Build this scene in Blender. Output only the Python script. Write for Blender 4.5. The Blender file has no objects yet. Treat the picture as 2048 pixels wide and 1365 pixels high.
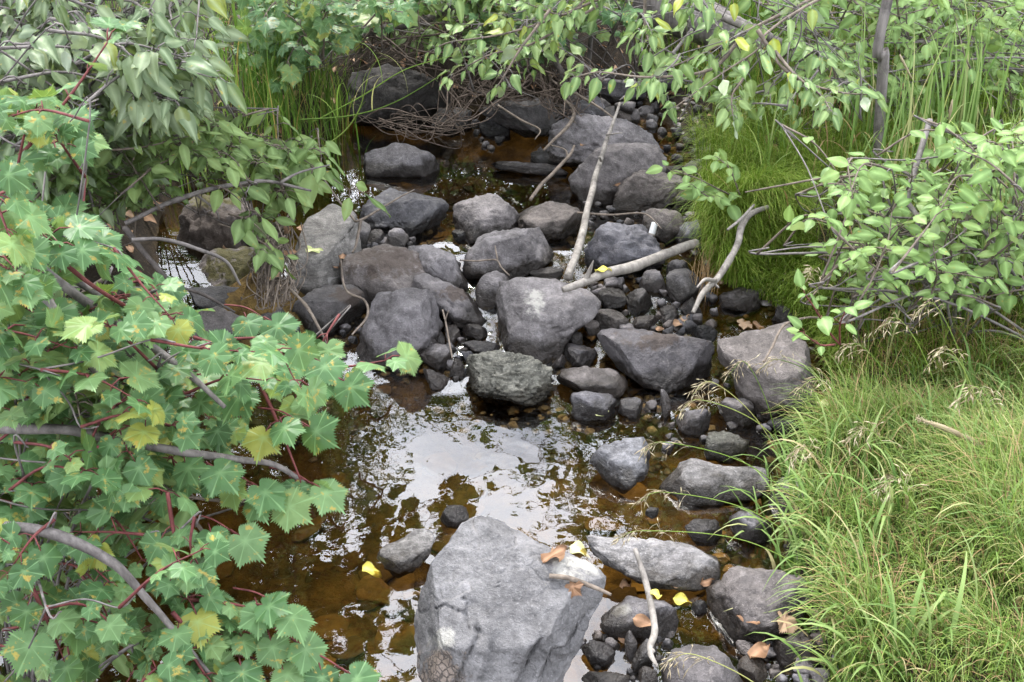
import bpy, math, random
import numpy as np
from mathutils import Vector, Matrix

R = math.radians
random.seed(7)
rng = np.random.default_rng(11)
SC = bpy.context.scene
COL = SC.collection

# ------------------------------------------------------------------ camera
CAM = np.array([0.0, 0.0, 1.7])
PITCH = R(30.0)
TANH = math.tan(R(26.0))
cam_d = bpy.data.cameras.new('camera')
cam_d.sensor_width = 36.0
cam_d.lens = 18.0 / TANH
cam_d.clip_start = 0.02
cam_d.clip_end = 500.0
cam = bpy.data.objects.new('camera', cam_d)
cam.location = CAM
cam.rotation_euler = (R(90) - PITCH, 0, 0)
COL.objects.link(cam)
SC.camera = cam

# ------------------------------------------------------------------ world, sun, exposure
SUN_EL, SUN_AZ = R(58), R(-18)          # azimuth from +Y (ahead), negative to the left
world = bpy.data.worlds.new('World')
SC.world = world
world.use_nodes = True
wn, wl = world.node_tree.nodes, world.node_tree.links
wn.clear()
w_out = wn.new('ShaderNodeOutputWorld')
w_bg = wn.new('ShaderNodeBackground')
w_sky = wn.new('ShaderNodeTexSky')
w_sky.sky_type = 'NISHITA'
w_sky.sun_disc = False
w_sky.sun_elevation = SUN_EL
w_sky.sun_rotation = SUN_AZ
w_tc = wn.new('ShaderNodeTexCoord')
w_map = wn.new('ShaderNodeMapping')
w_map.inputs['Scale'].default_value = (1.0, 1.0, 1.9)
w_no = wn.new('ShaderNodeTexNoise')
w_no.inputs['Scale'].default_value = 2.3
w_no.inputs['Detail'].default_value = 7
w_rp = wn.new('ShaderNodeValToRGB')
w_rp.color_ramp.elements[0].position = 0.36
w_rp.color_ramp.elements[0].color = (0.18, 0.18, 0.18, 1)
w_rp.color_ramp.elements[1].position = 0.60
w_rp.color_ramp.elements[1].color = (1, 1, 1, 1)
w_mix = wn.new('ShaderNodeMix')
w_mix.data_type = 'RGBA'
w_mix.inputs['B'].default_value = (35.0, 36.0, 39.0, 1)     # sunlit cloud
wl.new(w_tc.outputs['Generated'], w_map.inputs['Vector'])
wl.new(w_map.outputs[0], w_no.inputs['Vector'])
wl.new(w_no.outputs['Fac'], w_rp.inputs['Fac'])
wl.new(w_rp.outputs['Color'], w_mix.inputs['Factor'])
wl.new(w_sky.outputs['Color'], w_mix.inputs['A'])
wl.new(w_mix.outputs['Result'], w_bg.inputs['Color'])
w_bg.inputs['Strength'].default_value = 0.12
wl.new(w_bg.outputs[0], w_out.inputs[0])

sun_d = bpy.data.lights.new('sun', 'SUN')
sun_d.energy = 3.8
sun_d.angle = R(10)
sun_d.color = (1.0, 0.96, 0.9)
sun = bpy.data.objects.new('sun', sun_d)
sdir = Vector((math.sin(SUN_AZ) * math.cos(SUN_EL), math.cos(SUN_AZ) * math.cos(SUN_EL), math.sin(SUN_EL)))
sun.rotation_euler = sdir.to_track_quat('Z', 'Y').to_euler()
sun.location = (0, 0, 12)
COL.objects.link(sun)

SC.view_settings.view_transform = 'Standard'
SC.view_settings.look = 'None'
SC.view_settings.exposure = 0.80
SC.view_settings.gamma = 1.0
SC.view_settings.use_curve_mapping = False
SC.render.engine = 'CYCLES'
SC.cycles.max_bounces = 7
SC.cycles.diffuse_bounces = 3
SC.cycles.glossy_bounces = 3
SC.cycles.transmission_bounces = 3
SC.cycles.transparent_max_bounces = 8
SC.cycles.caustics_reflective = False
SC.cycles.caustics_refractive = False
SC.cycles.use_denoising = True

# ------------------------------------------------------------------ pixels to rays (photo is 2048 x 1365)
FWD = np.array([0, math.cos(PITCH), -math.sin(PITCH)])
UPV = np.array([0, math.sin(PITCH), math.cos(PITCH)])
RGT = np.array([1.0, 0, 0])

def ray(px, py):
    u = (px - 1024.0) / 1024.0 * TANH
    v = (682.5 - py) / 1024.0 * TANH
    return FWD + u * RGT + v * UPV

def P(px, py, Y):
    d = ray(px, py)
    return CAM + d * (Y / d[1])

def G(px, py, z=0.0):
    d = ray(px, py)
    return CAM + d * ((z - CAM[2]) / d[2])

def proj(p):
    q = np.asarray(p) - CAM
    f = q @ FWD
    return 1024 + (q @ RGT) / f / TANH * 1024, 682.5 - (q @ UPV) / f / TANH * 1024, f

def sstep(a, b, x):
    t = np.clip((np.asarray(x, float) - a) / (b - a), 0, 1)
    return t * t * (3 - 2 * t)

def W(Y):                                   # level of the water along the brook
    return 0.15 * sstep(2.62, 3.5, Y)

def GW(px, py):
    z = 0.05
    for _ in range(8):
        p = G(px, py, z)
        z = float(W(p[1]))
    return p

# ------------------------------------------------------------------ noise
def _hash(ix, iy, iz):
    h = (ix * 374761393 + iy * 668265263 + iz * 2147483647) & 0xFFFFFFFF
    h = ((h ^ (h >> 13)) * 1274126177) & 0xFFFFFFFF
    h = (h ^ (h >> 16)) & 0xFFFFFFFF
    return h / 4294967295.0 * 2 - 1

def vnoise(p):
    p = np.asarray(p, float)
    i = np.floor(p).astype(np.int64)
    f = p - i
    f = f * f * f * (f * (f * 6 - 15) + 10)
    r = 0
    for dx in (0, 1):
        wx = f[:, 0] if dx else 1 - f[:, 0]
        for dy in (0, 1):
            wy = f[:, 1] if dy else 1 - f[:, 1]
            for dz in (0, 1):
                wz = f[:, 2] if dz else 1 - f[:, 2]
                r = r + wx * wy * wz * _hash(i[:, 0] + dx, i[:, 1] + dy, i[:, 2] + dz)
    return r

def fbm(p, octv=4, gain=0.5):
    a, r = 1.0, 0
    p = np.asarray(p, float)
    for k in range(octv):
        r = r + a * vnoise(p * (2.03 ** k) + 17.3 * k)
        a *= gain
    return r

# ------------------------------------------------------------------ mesh helpers
def make_mesh(name, V, F, mats=(), smooth=True, attrs=None):
    V = np.ascontiguousarray(V, dtype=np.float32)
    me = bpy.data.meshes.new(name)
    if isinstance(F, np.ndarray):
        Fs = [F]
    else:
        Fs = [np.asarray(f, dtype=np.int32) for f in F if len(f)]
    me.vertices.add(len(V))
    me.vertices.foreach_set('co', V.ravel())
    nl = sum(f.size for f in Fs)
    npoly = sum(len(f) for f in Fs)
    me.loops.add(nl)
    me.loops.foreach_set('vertex_index', np.concatenate([f.ravel() for f in Fs]).astype(np.int32))
    me.polygons.add(npoly)
    tot = np.concatenate([np.full(len(f), f.shape[1], np.int32) for f in Fs])
    st = np.concatenate([[0], np.cumsum(tot)[:-1]]).astype(np.int32)
    me.polygons.foreach_set('loop_start', st)
    me.polygons.foreach_set('loop_total', tot)
    me.polygons.foreach_set('use_smooth', np.full(npoly, smooth, dtype=bool))
    for m in mats:
        me.materials.append(m)
    for k, a in (attrs or {}).items():
        at = me.attributes.new(k, 'FLOAT', 'POINT')
        at.data.foreach_set('value', np.ascontiguousarray(a, dtype=np.float32))
    me.update(calc_edges=True)
    return me

def link(name, data, parent=None, loc=None):
    o = bpy.data.objects.new(name, data)
    COL.objects.link(o)
    if parent is not None:
        o.parent = parent
    if loc is not None:
        o.location = loc
    return o

def tag(o, label, cat, group=None):
    o['label'] = label
    o['category'] = cat
    if group:
        o['group'] = group
    return o

def empty(name, loc, label, cat, group=None):
    o = link(name, None, None, loc)
    o.empty_display_size = 0.05
    return tag(o, label, cat, group)

def catmull(pts, n=8):
    pts = np.asarray(pts, float)
    if len(pts) < 3:
        t = np.linspace(0, 1, n * (len(pts) - 1) + 1)[:, None]
        return pts[0] * (1 - t) + pts[-1] * t
    q = np.vstack([2 * pts[0] - pts[1], pts, 2 * pts[-1] - pts[-2]])
    out = []
    for i in range(1, len(q) - 2):
        t = np.linspace(0, 1, n, endpoint=False)[:, None]
        a, b, c, d = q[i - 1], q[i], q[i + 1], q[i + 2]
        out.append(0.5 * (2 * b + (c - a) * t + (2 * a - 5 * b + 4 * c - d) * t ** 2 + (3 * b - a - 3 * c + d) * t ** 3))
    out.append(pts[-1:])
    return np.vstack(out)

def tube_geo(pts, rad, sides=6, lump=0.0, seed=0):
    pts = np.asarray(pts, float)
    n = len(pts)
    rad = np.interp(np.linspace(0, 1, n), np.linspace(0, 1, len(rad)), rad) if not np.isscalar(rad) else np.full(n, rad)
    T = np.gradient(pts, axis=0)
    T /= np.linalg.norm(T, axis=1)[:, None] + 1e-9
    ref = np.array([0.13, 0.27, 0.95]) if abs(T[0][2]) < 0.9 else np.array([0.95, 0.2, 0.1])
    A = np.cross(T, ref)
    A /= np.linalg.norm(A, axis=1)[:, None] + 1e-9
    B = np.cross(T, A)
    ang = np.linspace(0, 2 * math.pi, sides, endpoint=False)
    ring = (A[:, None, :] * np.cos(ang)[None, :, None] + B[:, None, :] * np.sin(ang)[None, :, None])
    rr = np.repeat(rad[:, None], sides, 1)
    if lump:
        q = (pts[:, None, :] + ring * rr[:, :, None]).reshape(-1, 3)
        rr = rr * (1 + lump * fbm(q * 28 + seed, 3).reshape(n, sides))
    V = (pts[:, None, :] + ring * rr[:, :, None]).reshape(-1, 3)
    i = np.arange(n - 1)[:, None] * sides
    j = np.arange(sides)[None, :]
    F = np.stack([i + j, i + (j + 1) % sides, i + sides + (j + 1) % sides, i + sides + j], -1).reshape(-1, 4)
    V = np.vstack([V, pts[0], pts[-1]])
    a, b = n * sides, n * sides + 1
    jj = np.arange(sides)
    c0 = np.stack([np.full(sides, a), (jj + 1) % sides, jj], 1)
    c1 = np.stack([np.full(sides, b), (n - 1) * sides + jj, (n - 1) * sides + (jj + 1) % sides], 1)
    return V, F, np.vstack([c0, c1])

class Geo:                                  # collects pieces that become one mesh
    def __init__(s):
        s.V, s.Q, s.T, s.n, s.A = [], [], [], 0, {}
    def add(s, V, Q=None, T=None, **attrs):
        s.V.append(V)
        if Q is not None and len(Q): s.Q.append(np.asarray(Q) + s.n)
        if T is not None and len(T): s.T.append(np.asarray(T) + s.n)
        for k, a in attrs.items():
            s.A.setdefault(k, []).append(np.broadcast_to(a, (len(V),)))
        s.n += len(V)
    def tube(s, pts, rad, sides=5, lump=0.0, seed=0, **attrs):
        V, Q, T = tube_geo(pts, rad, sides, lump, seed)
        s.add(V, Q, T, **attrs)
    def mesh(s, name, mats, off=None, smooth=True):
        V = np.vstack(s.V)
        if off is not None:
            V = V - np.asarray(off)
        F = []
        if s.Q: F.append(np.vstack(s.Q))
        if s.T: F.append(np.vstack(s.T))
        return make_mesh(name, V, F, mats, smooth, {k: np.concatenate(a) for k, a in s.A.items()})

# ------------------------------------------------------------------ material helpers
class NT:
    def __init__(s, name):
        s.m = bpy.data.materials.new(name)
        s.m.use_nodes = True
        s.n, s.l = s.m.node_tree.nodes, s.m.node_tree.links
        s.n.clear()
        s.out = s.n.new('ShaderNodeOutputMaterial')
    def new(s, t, **kw):
        n = s.n.new(t)
        for k, v in kw.items():
            setattr(n, k, v)
        return n
    def put(s, sock, v):
        if hasattr(v, 'is_output') or isinstance(v, bpy.types.NodeSocket):
            s.l.new(v, sock)
        elif isinstance(v, (tuple, list)) and len(v) == 3 and sock.type == 'RGBA':
            sock.default_value = (*v, 1)
        else:
            sock.default_value = v
    def pos(s):
        return s.new('ShaderNodeNewGeometry').outputs['Position']
    def noise(s, scale, detail=4, rough=0.55, vec=None, dist=0.0):
        n = s.new('ShaderNodeTexNoise')
        n.inputs['Scale'].default_value = scale
        n.inputs['Detail'].default_value = detail
        n.inputs['Roughness'].default_value = rough
        n.inputs['Distortion'].default_value = dist
        s.l.new(vec if vec is not None else s.pos(), n.inputs['Vector'])
        return n.outputs['Fac']
    def mapping(s, scale, rot=(0, 0, 0), vec=None):
        n = s.new('ShaderNodeMapping')
        n.inputs['Scale'].default_value = scale
        n.inputs['Rotation'].default_value = rot
        s.l.new(vec if vec is not None else s.pos(), n.inputs['Vector'])
        return n.outputs[0]
    def ramp(s, fac, stops):
        n = s.new('ShaderNodeValToRGB')
        e = n.color_ramp.elements
        while len(e) < len(stops): e.new(0.5)
        for k, (p, c) in enumerate(stops):
            e[k].position = p
            c = (c, c, c) if not isinstance(c, (tuple, list)) else c
            e[k].color = (*c, 1)
        s.l.new(fac, n.inputs['Fac'])
        return n.outputs['Color']
    def mix(s, fac, a, b, blend='MIX'):
        n = s.new('ShaderNodeMix', data_type='RGBA', blend_type=blend)
        s.put(n.inputs['Factor'], fac)
        s.put(n.inputs['A'], a)
        s.put(n.inputs['B'], b)
        return n.outputs['Result']
    def math(s, op, a, b=0.0, c=None, clamp=False):
        n = s.new('ShaderNodeMath', operation=op, use_clamp=clamp)
        s.put(n.inputs[0], a)
        s.put(n.inputs[1], b)
        if c is not None: s.put(n.inputs[2], c)
        return n.outputs[0]
    def attr(s, name, kind='GEOMETRY'):
        n = s.new('ShaderNodeAttribute', attribute_type=kind, attribute_name=name)
        return n.outputs['Fac']
    def bump(s, h, strength=0.5, dist=0.01, normal=None):
        n = s.new('ShaderNodeBump')
        s.put(n.inputs['Strength'], strength)
        n.inputs['Distance'].default_value = dist
        s.l.new(h, n.inputs['Height'])
        if normal is not None: s.l.new(normal, n.inputs['Normal'])
        return n.outputs[0]
    def bsdf(s, color, rough=0.7, normal=None, spec=0.5):
        b = s.new('ShaderNodeBsdfPrincipled')
        s.put(b.inputs['Base Color'], color)
        s.put(b.inputs['Roughness'], rough)
        s.put(b.inputs['Specular IOR Level'], spec)
        if normal is not None: s.l.new(normal, b.inputs['Normal'])
        return b.outputs[0]
    def done(s, shader):
        s.l.new(shader, s.out.inputs['Surface'])
        return s.m

def rock_mat(name, lo, hi, speck=0.35, streak=None, bump=0.8, mud=False):
    t = NT(name)
    big = t.noise(7, 5, 0.6)
    col = t.mix(t.ramp(big, [(0.33, 0.0), (0.66, 1.0)]), lo, hi)
    if streak:
        sv = t.mapping(*streak)
        st = t.noise(10, 6, 0.65, sv, 0.6)
        col = t.mix(t.math('MULTIPLY', t.ramp(st, [(0.42, 1.0), (0.58, 0.0)]), 0.55), col, tuple(c * 0.45 for c in lo))
    mid = t.noise(38, 5, 0.65)
    col = t.mix(0.8, col, t.ramp(mid, [(0.28, 0.5), (0.5, 1.0), (0.72, 1.6)]), 'MULTIPLY')
    fine = t.noise(210, 3, 0.7)
    col = t.mix(t.math('MULTIPLY', t.ramp(fine, [(0.57, 0.0), (0.7, 1.0)]), speck), col, tuple(min(1, c * 2.3 + 0.03) for c in hi))
    col = t.mix(t.math('MULTIPLY', t.ramp(fine, [(0.30, 1.0), (0.42, 0.0)]), 0.5), col, tuple(c * 0.4 for c in lo))
    tint = t.ramp(t.new('ShaderNodeObjectInfo').outputs['Random'], [(0.0, (0.66, 0.68, 0.74)), (0.35, (0.90, 0.90, 0.93)), (0.6, (1.0, 0.97, 0.94)), (0.8, (0.78, 0.74, 0.70)), (1.0, (1.22, 1.20, 1.2))])
    if not mud: col = t.mix(1.0, col, tint, 'MULTIPLY')
    # pale lichen blotches
    lich = t.noise(19, 6, 0.7, None, 0.8)
    col = t.mix(t.math('MULTIPLY', t.ramp(lich, [(0.60, 0.0), (0.68, 1.0)]), 0.35), col, tuple(min(1, c * 1.7 + 0.015) for c in hi))
    mv = t.new('ShaderNodeTexVoronoi', feature='DISTANCE_TO_EDGE'); mv.inputs['Scale'].default_value = 85
    mw = t.new('ShaderNodeVectorMath', operation='MULTIPLY_ADD'); mw.inputs[1].default_value = (0.012, 0.012, 0.012)
    mn = t.new('ShaderNodeTexNoise'); mn.inputs['Scale'].default_value = 60; t.l.new(t.pos(), mn.inputs['Vector'])
    t.l.new(mn.outputs['Color'], mw.inputs[0]); t.l.new(t.pos(), mw.inputs[2]); t.l.new(mw.outputs[0], mv.inputs['Vector'])
    mudc = t.ramp(mv.outputs['Distance'], [(0.03, 0.0), (0.12, 1.0)])
    # dry brown algae film, bird lime, thin moss: patches of their own
    ragged = t.math('MULTIPLY_ADD', t.noise(24, 6, 0.72), 2.4, -1.2)
    al = t.ramp(t.math('ADD', t.attr('algae'), ragged), [(0.42, 0.0), (0.62, 1.0)])
    col = t.mix(t.math('MULTIPLY', al, 0.8), col, t.mix(fine, (0.030, 0.022, 0.017), (0.075, 0.056, 0.046)) if not mud else t.mix(mudc, (0.06, 0.047, 0.038), t.mix(fine, (0.14, 0.11, 0.09), (0.24, 0.19, 0.155))))
    mo = t.ramp(t.math('ADD', t.attr('moss'), ragged), [(0.42, 0.0), (0.66, 1.0)])
    col = t.mix(t.math('MULTIPLY', mo, 0.9), col, t.mix(t.noise(90, 3), (0.02, 0.022, 0.004), (0.085, 0.072, 0.014)))
    pa = t.ramp(t.math('ADD', t.attr('pale'), ragged), [(0.40, 0.0), (0.75, 1.0)])
    col = t.mix(t.math('MULTIPLY', pa, 0.85), col, (0.29, 0.28, 0.255))
    # damp band above the waterline
    we = t.ramp(t.math('ADD', t.attr('wet'), t.math('MULTIPLY', ragged, 0.35)), [(0.35, 0.0), (0.6, 1.0)])
    col = t.mix(we, col, t.mix(1.0, col, (0.24, 0.22, 0.195), 'MULTIPLY'))
    rough = t.math('MULTIPLY_ADD', we, -0.42, 0.72)
    vor = t.new('ShaderNodeTexVoronoi', feature='DISTANCE_TO_EDGE')
    vor.inputs['Scale'].default_value = 6.0
    wv = t.new('ShaderNodeVectorMath', operation='ADD')
    nv = t.new('ShaderNodeTexNoise'); nv.inputs['Scale'].default_value = 9.0; nv.inputs['Detail'].default_value = 4
    t.l.new(t.pos(), nv.inputs['Vector']); 
    sc = t.new('ShaderNodeVectorMath', operation='SCALE'); sc.inputs['Scale'].default_value = 0.22
    t.l.new(nv.outputs['Color'], sc.inputs[0]); t.l.new(t.pos(), wv.inputs[0]); t.l.new(sc.outputs[0], wv.inputs[1])
    t.l.new(wv.outputs[0], vor.inputs['Vector'])
    crack = t.ramp(vor.outputs['Distance'], [(0.0, 0.0), (0.012, 1.0)])
    h = t.math('ADD', t.math('MULTIPLY', mid, 0.8), t.math('MULTIPLY', fine, 0.25))
    h = t.math('ADD', h, t.math('MULTIPLY', t.noise(90, 4, 0.7), 0.45))
    h = t.math('ADD', h, t.math('MULTIPLY', crack, 0.12))
    if mud: h = t.math('ADD', h, t.math('MULTIPLY', t.math('MULTIPLY', mudc, al), 0.6))
    n = t.bump(h, bump, 0.012)
    return t.done(t.bsdf(col, rough, n, 0.28))

M = {}
M['rock'] = rock_mat('grey_stone', (0.068, 0.063, 0.065), (0.155, 0.146, 0.151))
M['dark'] = rock_mat('dark_stone', (0.040, 0.038, 0.039), (0.092, 0.088, 0.090))
M['pale'] = rock_mat('pale_stone', (0.135, 0.130, 0.132), (0.24, 0.235, 0.235), 0.3, ((3.0, 9.0, 3.0), (0, 0, 0.5)))
M['boulder'] = rock_mat('boulder_stone', (0.084, 0.081, 0.083), (0.145, 0.140, 0.142), 0.3, None, 0.7, True)
M['slab'] = rock_mat('layered_stone', (0.105, 0.103, 0.10), (0.20, 0.195, 0.19), 0.3, ((1.0, 1.0, 7.0), (0.3, 0.2, 0.0)))
M['schist'] = rock_mat('schist_stone', (0.075, 0.075, 0.062), (0.20, 0.195, 0.165), 0.4, ((1.2, 1.2, 9.0), (0.5, 0.3, 0.0)))
M['warm'] = rock_mat('brown_grey_stone', (0.068, 0.060, 0.057), (0.14, 0.125, 0.12))

def wood_mat(name, a, b, sc=(60, 60, 6)):
    t = NT(name)
    tc = t.new('ShaderNodeTexCoord').outputs['Object']
    n1 = t.noise(1.0, 5, 0.6, t.mapping(sc, vec=tc))
    n2 = t.noise(17, 6, 0.7)
    col = t.mix(t.ramp(n1, [(0.3, 0.0), (0.7, 1.0)]), a, b)
    col = t.mix(t.math('MULTIPLY', t.ramp(n2, [(0.48, 0), (0.66, 1)]), 0.75), col, tuple(c * 0.45 for c in a))
    return t.done(t.bsdf(col, 0.75, t.bump(n1, 0.5, 0.004), 0.3))

M['driftwood'] = wood_mat('bleached_wood', (0.12, 0.106, 0.093), (0.27, 0.247, 0.222))
M['bark'] = wood_mat('grey_bark', (0.075, 0.066, 0.062), (0.20, 0.18, 0.17))
M['darkbark'] = wood_mat('dark_bark', (0.028, 0.023, 0.02), (0.085, 0.072, 0.065))
M['twig'] = wood_mat('dry_twig', (0.075, 0.058, 0.046), (0.185, 0.15, 0.12))
M['red'] = wood_mat('red_twig', (0.075, 0.016, 0.018), (0.17, 0.05, 0.045))
M['greenstem'] = wood_mat('green_stem', (0.10, 0.12, 0.035), (0.20, 0.22, 0.07))
M['root'] = wood_mat('root_fibre', (0.05, 0.036, 0.028), (0.16, 0.12, 0.095))

# ------------------------------------------------------------------ the ground and the brook
edge_r = [(1700, 1480), (1665, 1365), (1625, 1250), (1560, 1120), (1585, 960), (1690, 860), (1640, 700), (1560, 620),
          (1425, 560), (1385, 460), (1395, 380), (1375, 300), (1310, 215)]
edge_b = [(1200, 180), (1115, 228), (1000, 228), (900, 218), (790, 212), (700, 222)]
edge_l = [(640, 285), (618, 340), (590, 410), (575, 400), (490, 375), (350, 378), (310, 470), (330, 620), (300, 700), (270, 780), (180, 900),
          (60, 1040), (-60, 1200), (-120, 1365), (-150, 1480)]
poly = [GW(*p)[:2] for p in edge_r + edge_b + edge_l]
poly = np.array([[1.15, -3.0], [1.0, 0.6]] + [list(p) for p in poly] + [[-1.25, 0.6], [-1.3, -3.0]])

def sdf(X, Y):                               # negative inside the channel
    sh = np.shape(X)
    q = np.stack([np.ravel(X), np.ravel(Y)], 1).astype(float)
    best = np.full(len(q), 1e9)
    inside = np.zeros(len(q), bool)
    for a, b in zip(poly, np.roll(poly, -1, 0)):
        e = b - a
        w = q - a
        t = np.clip((w @ e) / (e @ e), 0, 1)
        d = w - t[:, None] * e
        best = np.minimum(best, np.einsum('ij,ij->i', d, d))
        c = (a[1] > q[:, 1]) != (b[1] > q[:, 1])
        xi = a[0] + (q[:, 1] - a[1]) / (e[1] + 1e-12) * e[0]
        inside ^= c & (q[:, 0] < xi)
    d = np.sqrt(best)
    return np.where(inside, -d, d).reshape(sh)

def terrain(X, Y):
    X, Y = np.asarray(X, float), np.asarray(Y, float)
    d = sdf(X, Y)
    w = W(Y)
    o = np.maximum(d, 0)
    q = np.stack([X.ravel(), Y.ravel(), np.zeros(X.size)], 1)
    nz = fbm(q * 2.3, 3).reshape(X.shape)
    nf = fbm(q * 11, 3).reshape(X.shape)
    left = sstep(0.15, -0.25, X)
    rise_l = 0.27 * (1 - np.exp(-o / 0.13)) + 0.20 * o
    rise_r = 0.05 * (1 - np.exp(-o / 0.08)) + 0.20 * o
    back = sstep(4.35, 4.75, Y) * (1 - sstep(0.55, 1.1, X))
    rise_b = 0.34 * (1 - np.exp(-o / 0.16)) + 0.17 * o
    rise = rise_l * left + rise_r * (1 - left)
    rise = rise * (1 - back) + rise_b * back
    far = np.maximum(Y - 5.0, 0)
    rise = np.minimum(rise, 1.3 + 0.1 * np.tanh(o)) + 0.16 * np.minimum(far, 6) + nz * 0.05 * sstep(0, 0.5, o) + nf * 0.012
    rough = sstep(2.5, 2.75, Y) * sstep(3.75, 3.45, Y)
    depth = 0.17 * (1 - rough) + 0.06 * rough
    bed = -depth * (1 - np.exp(np.minimum(d, 0) / 0.10)) + nz * 0.02 + nf * 0.010
    bar = 0.13 * np.exp(-((X + 0.80) / 0.20) ** 2 - ((Y - 3.0) / 0.26) ** 2) * (1 + 0.5 * nf)   # bar added under the root clump to cover sky glints on the water
    return w + np.where(d > 0, rise, bed + bar)

def axis(core0, core1, step, far0, far1):
    a = np.arange(core0, core1 + step / 2, step)
    def ext(s, e):
        out, x, st = [], s, step
        while abs(x - s) < abs(e - s):
            st *= 1.22
            x += math.copysign(st, e - s)
            out.append(x)
        return out
    return np.array(ext(core0, far0)[::-1] + list(a) + ext(core1, far1))

xs = axis(-3.2, 3.2, 0.028, -70, 70)
ys = axis(0.3, 7.0, 0.028, -40, 110)
XX, YY = np.meshgrid(xs, ys)
ZZ = terrain(XX, YY)
DD = sdf(XX, YY)
def grid_faces(nx, ny):
    i = np.arange(ny - 1)[:, None] * nx
    j = np.arange(nx - 1)[None, :]
    return np.stack([i + j, i + j + 1, i + nx + j + 1, i + nx + j], -1).reshape(-1, 4)

t = NT('earth')
n1 = t.noise(9, 5, 0.6)
n2 = t.noise(60, 5, 0.7)
soil = t.mix(n1, (0.014, 0.011, 0.008), (0.045, 0.034, 0.025))
soil = t.mix(t.ramp(n2, [(0.52, 0.0), (0.66, 0.8)]), soil, (0.085, 0.062, 0.042))
bedc = t.mix(t.ramp(t.noise(14, 5, 0.65), [(0.34, 0.0), (0.66, 1.0)]), (0.035, 0.022, 0.007), (0.17, 0.112, 0.036))
bedc = t.mix(t.ramp(n2, [(0.35, 0.65), (0.5, 0.0)]), bedc, (0.04, 0.022, 0.008))
col = t.mix(t.attr('bed'), soil, bedc)
M['earth'] = t.done(t.bsdf(col, 0.9, t.bump(t.math('ADD', n2, t.noise(200, 3)), 0.7, 0.02), 0.2))
g = make_mesh('ground', np.stack([XX.ravel(), YY.ravel(), ZZ.ravel()], 1), grid_faces(len(xs), len(ys)), [M['earth']], True,
              {'bed': sstep(0.02, -0.05, DD).ravel()})
ground = link('ground', g)
ground['kind'] = 'structure'

def Tz(x, y):
    return float(terrain(np.array([x]), np.array([y]))[0])

def GT(px, py, n=14):                        # where a pixel's ray meets the ground or the water
    z = 0.1
    for _ in range(n):
        p = G(px, py, z)
        z = 0.5 * z + 0.5 * max(Tz(p[0], p[1]), float(W(p[1])))
    return p

# water: one sheet following the fall of the brook
wx = np.arange(-2.2, 2.2, 0.014)
wy = np.arange(-2.6, 5.2, 0.014)
WX, WY = np.meshgrid(wx, wy)
rap = sstep(2.52, 2.8, WY) * sstep(3.38, 3.15, WY) * sstep(-0.75, -0.5, WX)
q = np.stack([WX.ravel() * 1.0, WY.ravel() * 0.7, np.zeros(WX.size)], 1)
rip = (fbm(q * 24, 3) * 0.003).reshape(WX.shape) * rap
WZ = W(WY) + rip
t = NT('brook_water')
b1 = t.noise(5, 3, 0.5)
b2 = t.noise(34, 3, 0.6, t.mapping((1, 0.55, 1)))
hh = t.math('ADD', t.math('MULTIPLY', b1, 0.25), t.math('MULTIPLY', b2, t.math('MULTIPLY_ADD', t.attr('rapid'), 0.18, 0.015)))
nb = t.bump(hh, 0.6, 0.010)
fr = t.new('ShaderNodeFresnel')
fr.inputs['IOR'].default_value = 1.75
t.l.new(nb, fr.inputs['Normal'])
tr = t.new('ShaderNodeBsdfTransparent')
tr.inputs['Color'].default_value = (0.86, 0.72, 0.46, 1)
gl = t.new('ShaderNodeBsdfGlossy')
gl.inputs['Roughness'].default_value = 0.012
gl.inputs['Color'].default_value = (1, 1, 1, 1)
t.l.new(nb, gl.inputs['Normal'])
mx = t.new('ShaderNodeMixShader')
t.l.new(fr.outputs[0], mx.inputs[0]); t.l.new(tr.outputs[0], mx.inputs[1]); t.l.new(gl.outputs[0], mx.inputs[2])
M['water'] = t.done(mx.outputs[0])
wm = make_mesh('water', np.stack([WX.ravel(), WY.ravel(), WZ.ravel()], 1), grid_faces(len(wx), len(wy)), [M['water']], True,
               {'rapid': rap.ravel()})
water = link('water', wm)
water['kind'] = 'structure'
# ------------------------------------------------------------------ stones
_ico = {}
LAST = [None]
def ico(level):
    if level not in _ico:
        import bmesh
        bm = bmesh.new()
        bmesh.ops.create_icosphere(bm, subdivisions=level, radius=1.0)
        V = np.array([v.co[:] for v in bm.verts])
        F = np.array([[v.index for v in f.verts] for f in bm.faces], dtype=np.int32)
        bm.free()
        _ico[level] = (V, F)
    return _ico[level]

def ell(cx, cy, rx, ry, rot=0.0, n=20, sq=2.3):
    a = np.linspace(0, 2 * math.pi, n, endpoint=False)
    c, s = np.cos(a), np.sin(a)
    x = rx * np.sign(c) * np.abs(c) ** (2 / sq)
    y = ry * np.sign(s) * np.abs(s) ** (2 / sq)
    r = R(rot)
    return np.stack([cx + x * math.cos(r) - y * math.sin(r), cy + x * math.sin(r) + y * math.cos(r)], 1)

def seg_dist(px, py, line):
    best = np.full(px.shape, 1e9)
    for (ax, ay), (bx, by) in zip(line[:-1], line[1:]):
        ex, ey = bx - ax, by - ay
        tt = np.clip(((px - ax) * ex + (py - ay) * ey) / (ex * ex + ey * ey + 1e-9), 0, 1)
        best = np.minimum(best, np.hypot(px - ax - tt * ex, py - ay - tt * ey))
    return best

def patch(px, py, spots):
    a = np.zeros(px.shape)
    for (cx, cy, rx, ry) in spots:
        a = np.maximum(a, 1.25 - 0.75 * np.hypot((px - cx) / rx, (py - cy) / ry))
    return np.clip(a * 0.8, 0, 1)

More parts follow.
